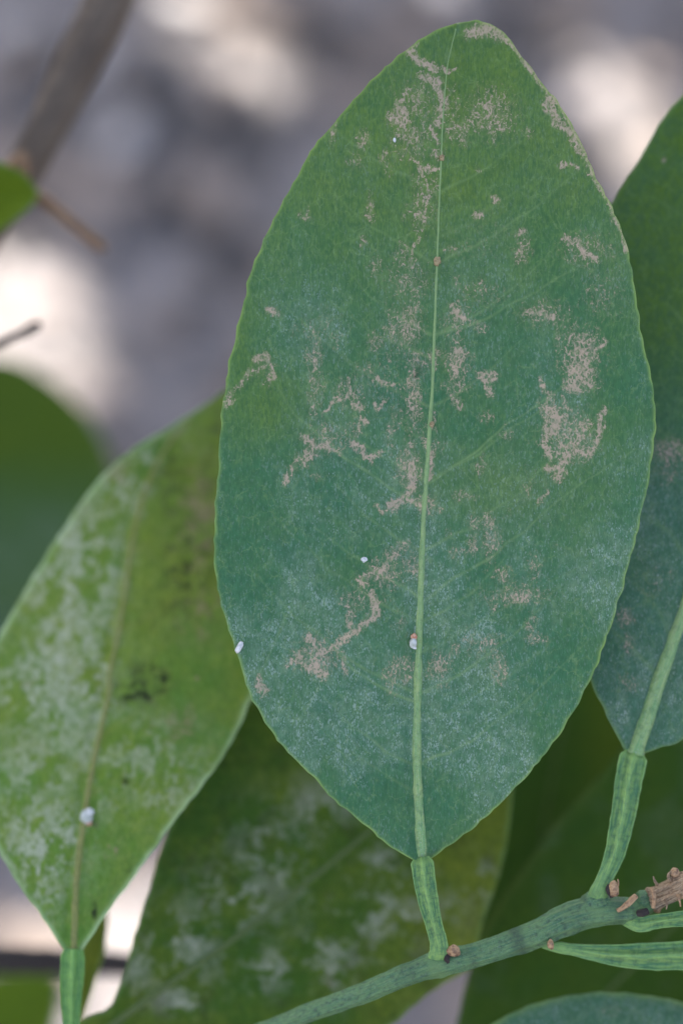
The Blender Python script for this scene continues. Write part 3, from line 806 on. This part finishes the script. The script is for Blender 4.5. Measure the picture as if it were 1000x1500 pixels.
def left_dust(X, Y, S, T):
    p = fbm(X / 26, Y / 30, 45, 4); q = fbm(X / 90, Y / 90, 46, 3)
    fine = fbm(X / 7, Y / 8, 48, 3)
    onleft = sstep(.12, -.10, S)
    band = np.zeros(X.shape)
    for cx, cy, rx, ry, a in ((110, 830, 75, 120, 1.0), (190, 700, 50, 60, .9), (90, 980, 90, 110, 1.05), (60, 1120, 80, 60, .55), (65, 1230, 60, 70, .95), (70, 1310, 30, 40, .5),
                              (210, 1110, 80, 60, .62), (250, 1150, 50, 50, .6), (150, 1180, 40, 25, .4), (280, 640, 60, 50, .35), (120, 1080, 50, 60, .6), (240, 830, 120, 140, .14)):
        band = np.maximum(band, a * np.exp(-(((X - cx) / rx) ** 2 + ((Y - cy) / ry) ** 2)))
    side = onleft + (1 - onleft) * np.where(Y > 1020, .85, .32)
    v = band * side * sstep(.32, .58, p + .75 * (fine - .5)) * (.45 + 1.0 * fine) * 1.2
    v = v * (1 - .8 * np.exp(-(((X - 25) / 30) ** 2 + ((Y - 925) / 34) ** 2)))
    return v + .10 * q


def left_soot(X, Y, S, T):
    v = np.zeros(X.shape)
    for cx, cy, rx, ry, a in ((230, 998, 16, 18, 1.3), (203, 1014, 32, 16, 1.1), (215, 985, 24, 12, .9), (275, 830, 40, 70, .55), (255, 900, 50, 30, .4), (330, 640, 30, 50, .5), (250, 700, 30, 60, .4), (138, 1335, 4, 12, 1.1), (185, 1145, 6, 5, .8), (310, 700, 20, 60, .3), (190, 1270, 10, 10, .5), (140, 1205, 6, 8, .5)):
        v = np.maximum(v, a * np.exp(-(((X - cx) / rx) ** 2 + ((Y - cy) / ry) ** 2)))
    return v * (.1 + 1.3 * sstep(.36, .56, fbm(X / 11, Y / 11, 55)))


def left_scar(X, Y, S, T):
    v = np.zeros(X.shape)
    for cx, cy, rx, ry, a in ((160, 1245, 12, 9, .9), (168, 680, 22, 60, .35), (290, 760, 40, 90, .5), (300, 900, 50, 60, .35), (290, 993, 4, 4, 1.0), (45, 1000, 20, 12, .3), (120, 1215, 9, 6, .9), (270, 1070, 60, 40, .3)):
        v = np.maximum(v, a * np.exp(-(((X - cx) / rx) ** 2 + ((Y - cy) / ry) ** 2)))
    return 1.5 * v * (.2 + 1.1 * sstep(.35, .7, fbm(X / 14, Y / 16, 58)))


SCABS = [(640, 383, 5.5), (647, 231, 4.2), (632, 622, 3.6)]
M_SCAB = stem_material('scab_tan', (.30, .23, .11), (.38, .30, .16), (.16, .11, .05), scale=4, dusty=.3, dustc=(.36, .33, .22), rough=.7)
for sx, sy, sr in SCABS:
    lump('scab', M_SCAB, sx, sy, sr, float(np.interp(-sy, -Mm[:, 1], Dm)) - .0002, o_main, (.9, 1.1, .3), .5, int(sy))

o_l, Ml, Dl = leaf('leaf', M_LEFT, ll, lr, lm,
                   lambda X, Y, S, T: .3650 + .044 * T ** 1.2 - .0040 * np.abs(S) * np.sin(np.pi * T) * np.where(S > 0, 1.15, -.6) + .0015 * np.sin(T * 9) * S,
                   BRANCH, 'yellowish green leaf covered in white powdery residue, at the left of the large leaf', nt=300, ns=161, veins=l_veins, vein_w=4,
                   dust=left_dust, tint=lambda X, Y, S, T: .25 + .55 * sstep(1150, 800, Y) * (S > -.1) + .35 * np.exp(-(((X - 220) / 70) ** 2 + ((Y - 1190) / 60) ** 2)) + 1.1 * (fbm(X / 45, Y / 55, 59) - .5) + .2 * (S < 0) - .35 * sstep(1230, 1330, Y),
                   scar=left_scar, soot_dark=left_soot, rim_w=6, seed=31)
midrib(o_l, Ml, Dl, M_MIDRIB_L, 6.5, 2.6, 0, .9, lift=.25, seed=9)
petiole('petiole', M_PETIOLE_L, [(108, 1390, 14, .3650), (107, 1402, 17, .3650), (106, 1430, 17.5, .3652), (105, 1460, 15.5, .3658), (105, 1500, 12.5, .3662), (106, 1550, 11, .3675), (108, 1600, 11, .370)], o_l, seed=15)

# --- broad dark leaf behind, below the large one
bl_ = [(108, 1530), (116, 1505), (126, 1492), (145, 1483), (160, 1479), (172, 1450), (185, 1418), (200, 1360), (220, 1300), (236, 1243), (262, 1180), (300, 1110), (350, 1040), (420, 970), (510, 910), (600, 880), (680, 880), (730, 905), (760, 950)]
br_ = [(150, 1560), (200, 1568), (300, 1572), (420, 1566), (500, 1548), (570, 1505), (600, 1478), (650, 1440), (690, 1415), (706, 1355), (722, 1310), (736, 1265), (746, 1210), (751, 1160), (757, 1100), (762, 1030), (760, 950)]
bm_ = [(128, 1545), (160, 1505), (240, 1446), (320, 1391), (400, 1331), (500, 1251), (560, 1200), (620, 1145), (680, 1080), (725, 1015), (760, 950)]
b_veins = [([(320, 1390), (300, 1340), (300, 1290), (320, 1240)], .3), ([(400, 1331), (390, 1270), (400, 1200), (430, 1150)], .3), ([(400, 1331), (470, 1340), (560, 1340)], .3), ([(500, 1251), (580, 1250), (680, 1230)], .3)]


def back_dust(X, Y, S, T):
    p = fbm(X / 34, Y / 34, 101, 4); fine = fbm(X / 8, Y / 8, 102, 3)
    v = np.zeros(X.shape)
    for cx, cy, rx, ry, a in ((400, 1260, 60, 70, .85), (350, 1320, 70, 50, .8), (270, 1390, 60, 60, .8), (390, 1420, 40, 30, .95), (470, 1180, 50, 40, .8), (560, 1340, 80, 60, .75), (480, 1400, 60, 40, .7), (560, 1260, 30, 25, .9),
                              (705, 1290, 22, 30, .9), (490, 1420, 30, 50, .7), (260, 1465, 40, 18, 1.0), (200, 1420, 30, 40, .6), (600, 1300, 50, 40, .6), (650, 1330, 40, 40, .4)):
        v = np.maximum(v, a * np.exp(-(((X - cx) / rx) ** 2 + ((Y - cy) / ry) ** 2)))
    return v * sstep(.38, .60, p + .7 * (fine - .5)) * (.5 + .85 * fine) * 1.15


o_b, Mb, Db = leaf('leaf', M_DARK, bl_, br_, bm_,
                   lambda X, Y, S, T: .3810 + .014 * T - .004 * np.abs(S) * np.sin(np.pi * T),
                   BRANCH, 'broad dark green leaf with pale smudges behind the twig, below the large leaf', nt=240, ns=141, veins=b_veins, vein_w=5,
                   dust=back_dust, tint=lambda X, Y, S, T: .16 + .84 * sstep(480, 740, X) + .35 * (fbm(X / 60, Y / 60, 105) - .5) * 2 + .25 * np.exp(-(((X - 430) / 60) ** 2 + ((Y - 1150) / 60) ** 2)),  # right half warmed and lightened, its lit side painted into the tint
                   scar=lambda X, Y, S, T: .5 * np.maximum(np.exp(-(((X - 480) / 12) ** 2 + ((Y - 1440) / 40) ** 2)), .6 * np.exp(-(((X - 640) / 60) ** 2 + ((Y - 1320) / 60) ** 2))) * fbm(X / 12, Y / 12, 107),
                   soot_dark=lambda X, Y, S, T: .35 * sstep(.55, .8, fbm(X / 30, Y / 30, 108)), rim_w=6, seed=41)
midrib(o_b, Mb, Db, M_MIDRIB_D, 8, 5, 0, .9, lift=.3, seed=10)

# --- twig
def twig_soot(px):
    return sum(a * np.exp(-((px - c) / w) ** 2) for c, w, a in ((758, 10, .8), (905, 9, .5), (690, 6, .3), (840, 25, .25), (600, 14, .3)))


px_tube('twig', M_TWIG, [(60, 1640, 12, .372), (220, 1570, 12.5, .370), (380, 1512, 13, .363), (440, 1488, 13.5, .360), (520, 1459, 14.5, .357), (590, 1430, 16, .3555), (625, 1417, 17.5, .355), (643, 1411, 20, .355), (662, 1407, 18.5, .355), (705, 1396, 17, .355), (750, 1381, 18.5, .355), (790, 1366, 20, .355),
        (830, 1347, 22, .355), (868, 1336, 22.5, .355), (900, 1334, 20, .355), (928, 1333, 17, .355), (944, 1326, 15, .355), (955, 1320, 13, .355)],
        BRANCH, n=220, nseg=36, bump=.10, seed=17, ridges=9, ridge_amp=.06, soot_dark=twig_soot, pale=lambda px: .8 * np.exp(-((px - 640) / 14) ** 2) + .6 * np.exp(-((px - 872) / 14) ** 2) + .9 * np.exp(-((px - 940) / 12) ** 2) + .3 * (vnoise(px / 9, px * 0, 5) > .7), label='green dusty twig stem that the leaf stalks grow from')
px_tube('dry_tip', M_DRY, [(949, 1321, 15, .355), (955, 1318, 19, .355), (961, 1315, 16, .3548), (985, 1303, 15.5, .354), (996, 1297, 18.5, .3535), (1006, 1291, 16, .353), (1040, 1272, 13, .352)], BRANCH, n=120, nseg=56, bump=.10, seed=23, ridges=14, ridge_amp=.08,
        label='withered brown end of the twig at the right edge')
# ragged collar, fibres and buds
for (x, y, r, st, ang, pt, sd) in ((664, 1394, 9, (1.2, .75, .9), -.2, .5, 5), (899, 1305, 9, (.8, 1.0, .9), .1, .7, 6), (987, 1280, 7, (1, .9, 1), 0, .3, 7), (806, 1384, 5.5, (.8, 1.1, .8), .1, .3, 8)):
    lump('bud', M_BUD, x, y, r, .3528, BRANCH, st, .35, sd, point=pt, angle=ang, label='small reddish brown bud in the leaf axil' if x == 806 else None)
for line in ([(904, 1334, 3, .3527), (914, 1328, 4, .3522), (924, 1319, 5, .3522), (931, 1312, 4, .3525)], [(952, 1300, 2, .3528), (957, 1312, 3, .3522), (956, 1330, 3, .3522)],
             [(990, 1308, 2, .352), (994, 1318, 1.6, .3515), (996, 1328, 1.0, .351)], [(903, 1300, 2.2, .3528), (905, 1294, 1.4, .3526), (904, 1288, .8, .3524)]):
    px_tube('bud_scale', M_BUD, line, BRANCH, n=20, nseg=10, bump=.25, seed=int(line[0][0]))
for x, y, r, st, sd in ((941, 1318, 13, (.9, 1.1, 1), 44), (643, 1405, 21, (1.15, .75, .85), 46), (870, 1324, 22, (1.1, .9, .9), 47)):
    lump('node', M_TWIG, x, y, r, .3545 if sd == 44 else .3550, BRANCH, st, .16, sd, angle=.3)
for line in ([(948, 1334, 5, .3526), (941, 1337, 6, .3525), (932, 1338, 4, .3528)], [(893, 1296, 4, .3532), (892, 1304, 5, .3530), (896, 1314, 4, .3530)], [(657, 1398, 4, .3532), (654, 1404, 4, .3530), (656, 1410, 3, .3532)]):
    px_tube('dark_scar', M_BARK_D, line, BRANCH, n=16, nseg=10, bump=.3, seed=int(line[0][0]))
for line in ([(962, 1297, 2.6, .3535), (958, 1290, 1.8, .3533), (956, 1284, .8, .353)], [(972, 1317, 2.2, .353), (976, 1324, 1.6, .3526), (975, 1332, .8, .3524)], [(982, 1292, 3, .3528), (978, 1283, 2.4, .3525), (982, 1276, 1.2, .352)], [(955, 1308, 2.0, .3525), (972, 1300, 2.2, .3522), (990, 1291, 1.6, .352)], [(958, 1322, 1.8, .3524), (975, 1314, 2.0, .352), (996, 1305, 1.4, .3516)]):
    px_tube('bark_fibre', M_DRY, line, BRANCH, n=16, nseg=8, bump=.3, seed=int(line[0][1]))


# --- two more leaves whose stalks leave the picture at the right
def side_leaf(base, tip, hw, d0, d1, seed, label, pet):
    b = np.array(base, float); t_ = np.array(tip, float); ax = t_ - b; nn = np.array([-ax[1], ax[0]]) / np.linalg.norm(ax)
    prof = [(0, .05), (.03, .12), (.15, .52), (.35, .9), (.5, 1), (.68, .86), (.85, .5), (.95, .2), (1, 0)]
    lf = [tuple(b + ax * t - nn * hw * w) for t, w in prof]; rt = [tuple(b + ax * t + nn * hw * w) for t, w in prof]
    md = [tuple(b + ax * t) for t in np.linspace(0, 1, 7)]
    o, M, D = leaf('leaf', M_RIGHT, lf, rt, md, lambda X, Y, S, T: d0 + (d1 - d0) * T - .004 * np.abs(S) * np.sin(np.pi * T), BRANCH, label, nt=80, ns=41,
                   dust=lambda X, Y, S, T: .3 + 0 * X, seed=seed)
    midrib(o, M, D, M_MIDRIB, 9, 3, seed=seed)
    petiole('petiole', M_PETIOLE, pet, o, seed=seed + 1)


side_leaf((1082, 1340), (1640, 1240), 190, .354, .372, 51, 'leaf beyond the right edge on the upper green stalk below the dry tip',
          [(1082, 1340, 16, .354), (1050, 1341, 17, .3535), (1010, 1345, 13.5, .353), (985, 1347, 11, .3528), (960, 1350, 11, .353), (938, 1354, 12, .3535), (920, 1349, 10, .3545), (905, 1341, 7, .356)])
side_leaf((1105, 1402, ), (1650, 1420), 190, .356, .40, 53, 'leaf beyond the right edge on the lower long green stalk',
          [(1105, 1402, 20, .357), (1060, 1402, 22, .357), (1000, 1400, 21.5, .3565), (950, 1401, 20, .356), (900, 1399, 16, .3555), (865, 1395, 12, .3552), (840, 1391, 9, .355), (820, 1388, 9, .355), (800, 1383, 8, .3555), (785, 1377, 7, .3565)])
#BACK
# ------------------------------------------------------------------ leaves and stems further back, each reaching into the picture from outside
def lone_leaf(label, mat, left, right, mid, depth, seed, mrib=None, w=(8, 3), **kw):
    root = thing('leaf', P(mid[0][0], mid[0][1], float(np.mean(depth(np.array([0.0]), np.array([0.0]), np.array([0.0]), np.array([0.0]))))))
    tag(root, label, 'leaf')
    o, M, D = leaf('blade', mat, left, right, mid, depth, root, None, seed=seed, **kw)
    if mrib:
        midrib(root, M, D, mrib, w[0], w[1], 0, .93, lift=.25, seed=seed)
    (x, y), (x2, y2) = mid[0], mid[1]
    L = math.hypot(x - x2, y - y2); ux, uy = (x - x2) / L, (y - y2) / L
    d0 = float(D[0])
    petiole('petiole', M_PETIOLE_L, [(x + ux * s, y + uy * s, r, d0 + .00004 * s) for s, r in ((-4, 13), (8, 17), (40, 17), (80, 13), (130, 10))], root, seed=seed + 1, n=40)
    return root


# bluish leaf at the bottom right
lone_leaf('bluish green leaf whose curved top edge rises from the bottom edge, right of the twig', M_RIGHT,
          [(640, 1680), (650, 1640), (668, 1590), (690, 1535), (712, 1506), (735, 1492), (765, 1478), (800, 1465), (850, 1456), (900, 1454), (950, 1459), (1000, 1469), (1060, 1490), (1130, 1530), (1180, 1580)],
          [(655, 1700), (700, 1760), (780, 1810), (880, 1830), (990, 1800), (1080, 1740), (1140, 1670), (1180, 1580)],
          [(647, 1690), (720, 1660), (820, 1640), (920, 1625), (1020, 1610), (1110, 1595), (1180, 1580)],
          lambda X, Y, S, T: .3600 + .006 * T + .007 * np.clip(-S, 0, 1) ** 1.5, 61, M_MIDRIB, nt=160, ns=91,
          dust=lambda X, Y, S, T: .75 * (.5 + fbm(X / 30, Y / 40, 66)) * (.6 + .8 * fbm(X / 8, Y / 20, 67)), tint=lambda X, Y, S, T: .15 + 0 * X,
          scar=lambda X, Y, S, T: .55 * np.exp(-((X - 890) / 25) ** 2 - ((Y - 1480) / 12) ** 2) * fbm(X / 8, Y / 8, 68), rim_w=6)

# dark leaf with the pale edge, behind the forking twig
lone_leaf('dark green leaf with a soft pale edge curving up behind the twig fork', M_DEEP,
          [(640, 1640), (652, 1570), (668, 1505), (680, 1450), (692, 1405), (705, 1370), (722, 1335), (745, 1300), (772, 1262), (805, 1215), (845, 1170), (885, 1128), (925, 1080), (975, 1035), (1040, 1000), (1120, 980), (1280, 1060)],
          [(670, 1660), (740, 1690), (840, 1690), (960, 1650), (1080, 1560), (1170, 1440), (1230, 1300), (1265, 1160), (1280, 1060)],
          [(655, 1650), (740, 1590), (840, 1500), (940, 1400), (1040, 1300), (1150, 1190), (1280, 1060)],
          lambda X, Y, S, T: .4000 + .016 * T - .006 * np.abs(S) * np.sin(np.pi * T), 71, M_MIDRIB_D, nt=160, ns=91,
          dust=lambda X, Y, S, T: .30 * sstep(.45, .7, fbm(X / 60, Y / 60, 72)), tint=lambda X, Y, S, T: .25 + .5 * (fbm(X / 60, Y / 60, 73) - .5), rim_w=9, crenate=.6)

# darkest leaf between
lone_leaf('very dark leaf in the gap between the broad dark leaf and the pale edged one', M_DEEP,
          [(800, 1660), (735, 1540), (702, 1440), (688, 1370), (682, 1290), (695, 1180), (735, 1070), (800, 985), (850, 940)],
          [(840, 1660), (880, 1560), (890, 1450), (910, 1310), (930, 1200), (940, 1120), (935, 1050), (905, 980), (850, 940)],
          [(820, 1660), (800, 1500), (790, 1360), (795, 1220), (820, 1080), (850, 940)],
          lambda X, Y, S, T: .4350 + .012 * T - .006 * np.abs(S) * np.sin(np.pi * T), 81, M_MIDRIB_D, nt=120, ns=71,
          tint=lambda X, Y, S, T: .2 + .8 * sstep(830, 900, X), rim_w=10, crenate=.6)

# big blurred leaf at the left
lone_leaf('large blurred dark green leaf at the left edge, behind the white dusted leaf', M_DEEP,
          [(-330, 1020), (-330, 920), (-300, 790), (-240, 670), (-170, 590), (-90, 540), (0, 524), (50, 541), (100, 578), (140, 625), (165, 680), (182, 760), (196, 850)],
          [(-300, 1050), (-230, 1090), (-120, 1110), (0, 1100), (90, 1060), (150, 990), (185, 920), (196, 850)],
          [(-318, 1035), (-220, 980), (-110, 930), (0, 890), (100, 865), (196, 850)],
          lambda X, Y, S, T: .5700 + .03 * T - .006 * np.abs(S) * np.sin(np.pi * T), 91, M_MIDRIB_D, nt=120, ns=71,
          dust=lambda X, Y, S, T: .9 * sstep(640, 820, Y) * (.3 + fbm(X / 70, Y / 70, 92)), tint=lambda X, Y, S, T: .9 - .9 * sstep(620, 780, Y) + .3 * (fbm(X / 80, Y / 80, 93) - .5), rim_w=10, crenate=.5)

# small bright leaf at the left edge on the brown stem
lone_leaf('small bright yellow green leaf poking in at the left edge beside the brown stem', M_BRIGHT,
          [(-190, 300), (-180, 285), (-140, 250), (-80, 228), (-20, 232), (15, 243), (40, 258), (58, 284)],
          [(-185, 320), (-150, 345), (-90, 358), (-40, 352), (0, 338), (28, 318), (48, 300), (58, 284)],
          [(-188, 310), (-120, 302), (-40, 294), (20, 288), (58, 284)],
          lambda X, Y, S, T: .4120 + .008 * T - .004 * np.abs(S) * np.sin(np.pi * T), 95, None, nt=80, ns=51, rim_w=4, crenate=.4,
          tint=lambda X, Y, S, T: .6 + .4 * S)

# blurred green leaf in the lower left corner
lone_leaf('blurred olive green leaf in the lower left corner under the dark bar', M_BRIGHT,
          [(-120, 1700), (-135, 1640), (-130, 1560), (-100, 1490), (-50, 1445), (0, 1428), (50, 1424), (84, 1428)],
          [(-80, 1710), (-10, 1690), (40, 1630), (66, 1560), (80, 1500), (88, 1460), (84, 1428)],
          [(-100, 1705), (-60, 1620), (-10, 1550), (40, 1485), (84, 1428)],
          lambda X, Y, S, T: .5000 + .01 * T - .004 * np.abs(S) * np.sin(np.pi * T), 97, None, nt=80, ns=51, rim_w=4, crenate=.4, tint=lambda X, Y, S, T: .15 + 0 * X)

# small olive leaf behind the left stalk
lone_leaf('small olive leaf tip peeping out behind the stalk of the white dusted leaf', M_DARK,
          [(98, 1560), (96, 1520), (100, 1470), (108, 1420), (124, 1370), (145, 1340), (156, 1325)],
          [(112, 1560), (122, 1500), (140, 1440), (152, 1400), (157, 1370), (158, 1345), (156, 1325)],
          [(105, 1560), (110, 1500), (124, 1430), (140, 1380), (156, 1325)],
          lambda X, Y, S, T: .3950 + .006 * T, 99, None, nt=60, ns=31, rim_w=4, crenate=.4, tint=lambda X, Y, S, T: .9 + 0 * X)

# brown stem, upper left, with its dead orange side twig
stem = thing('brown_stem', P(230, -180, .43))
tag(stem, 'thick blurred grey brown stem slanting down from the top left corner', 'stem')
px_tube('bark', M_BARK, [(900, -1500, 70, .43), (520, -780, 52, .43), (300, -330, 40, .43), (215, -140, 37, .43), (158, 0, 35, .43), (120, 85, 33, .43), (78, 170, 30, .43), (40, 240, 28, .43), (0, 310, 27, .43), (-60, 410, 26, .435), (-140, 540, 26, .44), (-420, 1000, 24, .46), (-900, 1700, 20, .50)], stem, n=220, nseg=28, bump=.16, seed=61,
        soot_dark=lambda px: np.clip((vnoise(px / 40, px * 0, 8) - .5) * 1.2, 0, .6))
px_tube('stub', M_ORANGE, [(18, 268, 22, .425), (26, 246, 18, .42), (34, 226, 8, .418)], stem, n=20, nseg=16, bump=.2, seed=62)
tw = px_tube('dead_twig', M_ORANGE, [(15, 262, 9, .43), (60, 289, 8.5, .43), (90, 313, 8.5, .43), (120, 338, 8, .43), (146, 359, 8.5, .43), (156, 365, 4, .43)], None, n=50, nseg=16, bump=.2, seed=63)
tag(tw, 'short dead orange brown twig pointing down right beside the small bright leaf', 'twig')
tw2 = px_tube('thin_stick', M_BARK_D, [(-120, 555, 6, .45), (-40, 522, 6, .43), (0, 503, 6, .42), (30, 490, 6, .418), (50, 479, 7.5, .416), (58, 475, 4, .415)], None, n=50, nseg=14, bump=.25, seed=64)
tag(tw2, 'thin dark stick crossing the bright sun spot at the left edge', 'stick')
tw3 = px_tube('dark_branch', M_BARK_D, [(-300, 1380, 22, .46), (-100, 1398, 22, .46), (0, 1405, 22, .46), (90, 1409, 20, .46), (170, 1412, 18, .46), (300, 1425, 17, .46), (520, 1450, 16, .47)], None, n=80, nseg=22, bump=.16, seed=65)
tag(tw3, 'dark horizontal branch low at the left, running behind the stalk', 'branch')

# ------------------------------------------------------------------ insects on the leaves
def wax(name, c, c2):
    t = NT(name)
    tc = t.attr('leaf_place', True)
    return t.done(t.principled(t.mix(t.ramp(t.noise(tc, 18, 3), .4, .62), c, c2), .55, .4))


W_WHITE = wax('white_wax', (.62, .62, .59), (.42, .44, .42))
W_BROWN = wax('brown_shell', (.38, .16, .08), (.50, .30, .20))
W_GREY = wax('grey_wax', (.33, .36, .30), (.48, .50, .46))


def surf(M, D, y):
    return float(np.interp(-y, -M[:, 1], D))


def insect(x, y, d, label, parts, group):
    root = thing('scale_insect', P(x, y, d))
    tag(root, label, 'insect', group)
    for nm, m, dx, dy, r, st, ang, sd in parts:
        lump(nm, m, x + dx, y + dy, r, d, root, st, .38, sd, angle=ang)


G_INS = 'white scale insects stuck to the leaves'
insect(605, 938, surf(Mm, Dm, 938) - .0003, 'scale insect with a reddish cap beside the midrib of the large leaf',
       [('shell', W_GREY, 0, 4, 6.5, (.8, 1.1, .6), 0, 1), ('cap', W_BROWN, 1, -6, 4.8, (1, .9, .6), 0, 2), ('wax_tuft', W_WHITE, 2, 11, 3, (1, .7, .6), 0, 3)], G_INS)
insect(130, 1192, surf(Ml, Dl, 1192) - .0006, 'round white scale insect on the midrib of the dusty left leaf',
       [('shell', W_WHITE, 2, -3, 6, (1, .95, .6), 0, 4), ('wax_tuft', W_GREY, -3, 5, 10, (.9, 1.0, .35), .3, 5), ('cap', W_BROWN, 0, 14, 4, (1.2, .9, .5), 0, 9)], G_INS)
fl = lump('white_fleck', W_WHITE, 350.5, 948.5, 6, float(main_depth(350.0, 948.0, -.95, .28)) - .0003, None, (.72, 1.55, .6), .3, 6, angle=-.5)
tag(fl, 'white oblong fleck on the lower left margin of the large leaf', 'fleck')
fl = lump('white_fleck', W_WHITE, 533, 820, 3.6, .3482, None, (1.2, .9, .6), .5, 7)
tag(fl, 'small white fleck left of the midrib below the middle of the large leaf', 'fleck')
fl = lump('white_fleck', W_WHITE, 577.5, 205, 2.6, .3487, None, (.8, 1.2, .6), .3, 8)
tag(fl, 'tiny white fleck near the pale ring at the top of the large leaf', 'fleck')

# ------------------------------------------------------------------ litter on the soil
def litter():
    V, Q = [], []
    TONE = {}
    N = 900
    for i in range(N):
        x = RNG.uniform(-.9, .9); y = RNG.uniform(.2, 2.1)
        l = RNG.uniform(.012, .04); w = l * RNG.uniform(.3, .5); a = RNG.uniform(0, 6.283); cu = RNG.uniform(.1, .5)
        c, s = math.cos(a), math.sin(a)
        tl = RNG.uniform(-.25, .25)
        b = len(V)
        for p, q in ((-1, 0), (-.4, -1), (.4, -.9), (1, 0), (.4, .9), (-.4, 1)):
            lx, ly = p * l, q * w
            V.append((x + lx * c - ly * s, y + lx * s + ly * c, .006 + l * cu * (p * p * .5 + abs(q) * .3) + tl * lx * .3 + .3 * abs(tl) * l))
        Q.append((b, b + 1, b + 2, b + 3)); Q.append((b, b + 3, b + 4, b + 5))
    # larger old leaves, some nearly black and some bleached
    for (px, py, l, tone) in ((215, 145, .030, 0), (360, 175, .026, 0), (235, 315, .022, 0), (775, 95, .034, 0), (700, 60, .02, 0), (480, 60, .022, 0), (860, 260, .026, 0), (300, 210, .02, 0), (60, 120, .028, 0),
                              (290, 470, .02, 0), (180, 220, .026, 1), (130, 120, .022, 1), (270, 20, .02, 1), (660, 5, .026, 1), (330, 390, .02, 0), (20, 60, .028, 1), (400, 260, .016, 0)):
        gp = ground_point(px, py)
        a = RNG.uniform(0, 3.14); c, s_ = math.cos(a), math.sin(a); b = len(V)
        for p, q in ((-1, 0), (-.4, -1), (.4, -.9), (1, 0), (.4, .9), (-.4, 1)):
            lx, ly = p * l, q * l * .45
            V.append((gp[0] + lx * c - ly * s_, gp[1] + lx * s_ + ly * c, .012 + l * .3 * (p * p * .5 + abs(q) * .3)))
        Q.append((b, b + 1, b + 2, b + 3)); Q.append((b, b + 3, b + 4, b + 5))
        TONE[b] = -1.0 if tone == 0 else 1.0
    tone = np.zeros(len(V))
    for b, tv in TONE.items():
        tone[b:b + 6] = tv
    t = NT('dry_leaves')
    tc = t.n('ShaderNodeTexCoord').outputs['Object']
    v = t.noise(tc, 28, 2)
    c = t.mix(t.ramp(v, .35, .65), (.10, .078, .064), (.24, .195, .165))
    c = t.mix(t.math('MAXIMUM', t.math('MULTIPLY', t.attr('bleach'), -1.0), 0.0), c, (.022, .019, .018))
    c = t.mix(t.math('MAXIMUM', t.attr('bleach'), 0.0), c, (.34, .32, .31))
    o = obj('leaf_litter', V, Q, t.done(t.principled(c, .85, .2)), (0, 1, 0), None, {'bleach': tone})
    tag(o, 'scattered dry brown leaves lying on the soil', 'leaf litter', None, 'stuff')
    V, Q = [], []
    dirs = []
    for i in range(2200):
        x = RNG.uniform(-.8, .8); y = RNG.uniform(.2, 2.0); r = RNG.uniform(.003, .011)
        st = RNG.uniform(.7, 1.3, 3); st[2] *= .6
        b = len(V)
        for sx, sy, sz in ((-1, -1, -1), (1, -1, -1), (1, 1, -1), (-1, 1, -1), (-.8, -.7, 1), (.7, -.8, 1), (.8, .7, 1), (-.7, .8, 1)):
            V.append((x + sx * r * st[0] * .7 * RNG.uniform(.8, 1.2), y + sy * r * st[1] * .7 * RNG.uniform(.8, 1.2), r * .25 + sz * r * st[2] * .7))
        for f in ((4, 5, 6, 7), (0, 1, 5, 4), (1, 2, 6, 5), (2, 3, 7, 6), (3, 0, 4, 7)):
            Q.append(tuple(b + k for k in f))
    t = NT('clods')
    tc = t.n('ShaderNodeTexCoord').outputs['Object']
    c = t.mix(t.ramp(t.noise(tc, 24, 2), .35, .65), (.10, .09, .085), (.25, .225, .215))
    o = obj('clods', V, Q, t.done(t.principled(c, .9, .2)), (0, 1, 0), smooth=False)
    tag(o, 'small clods and pebbles on the soil', 'gravel', None, 'stuff')


litter()
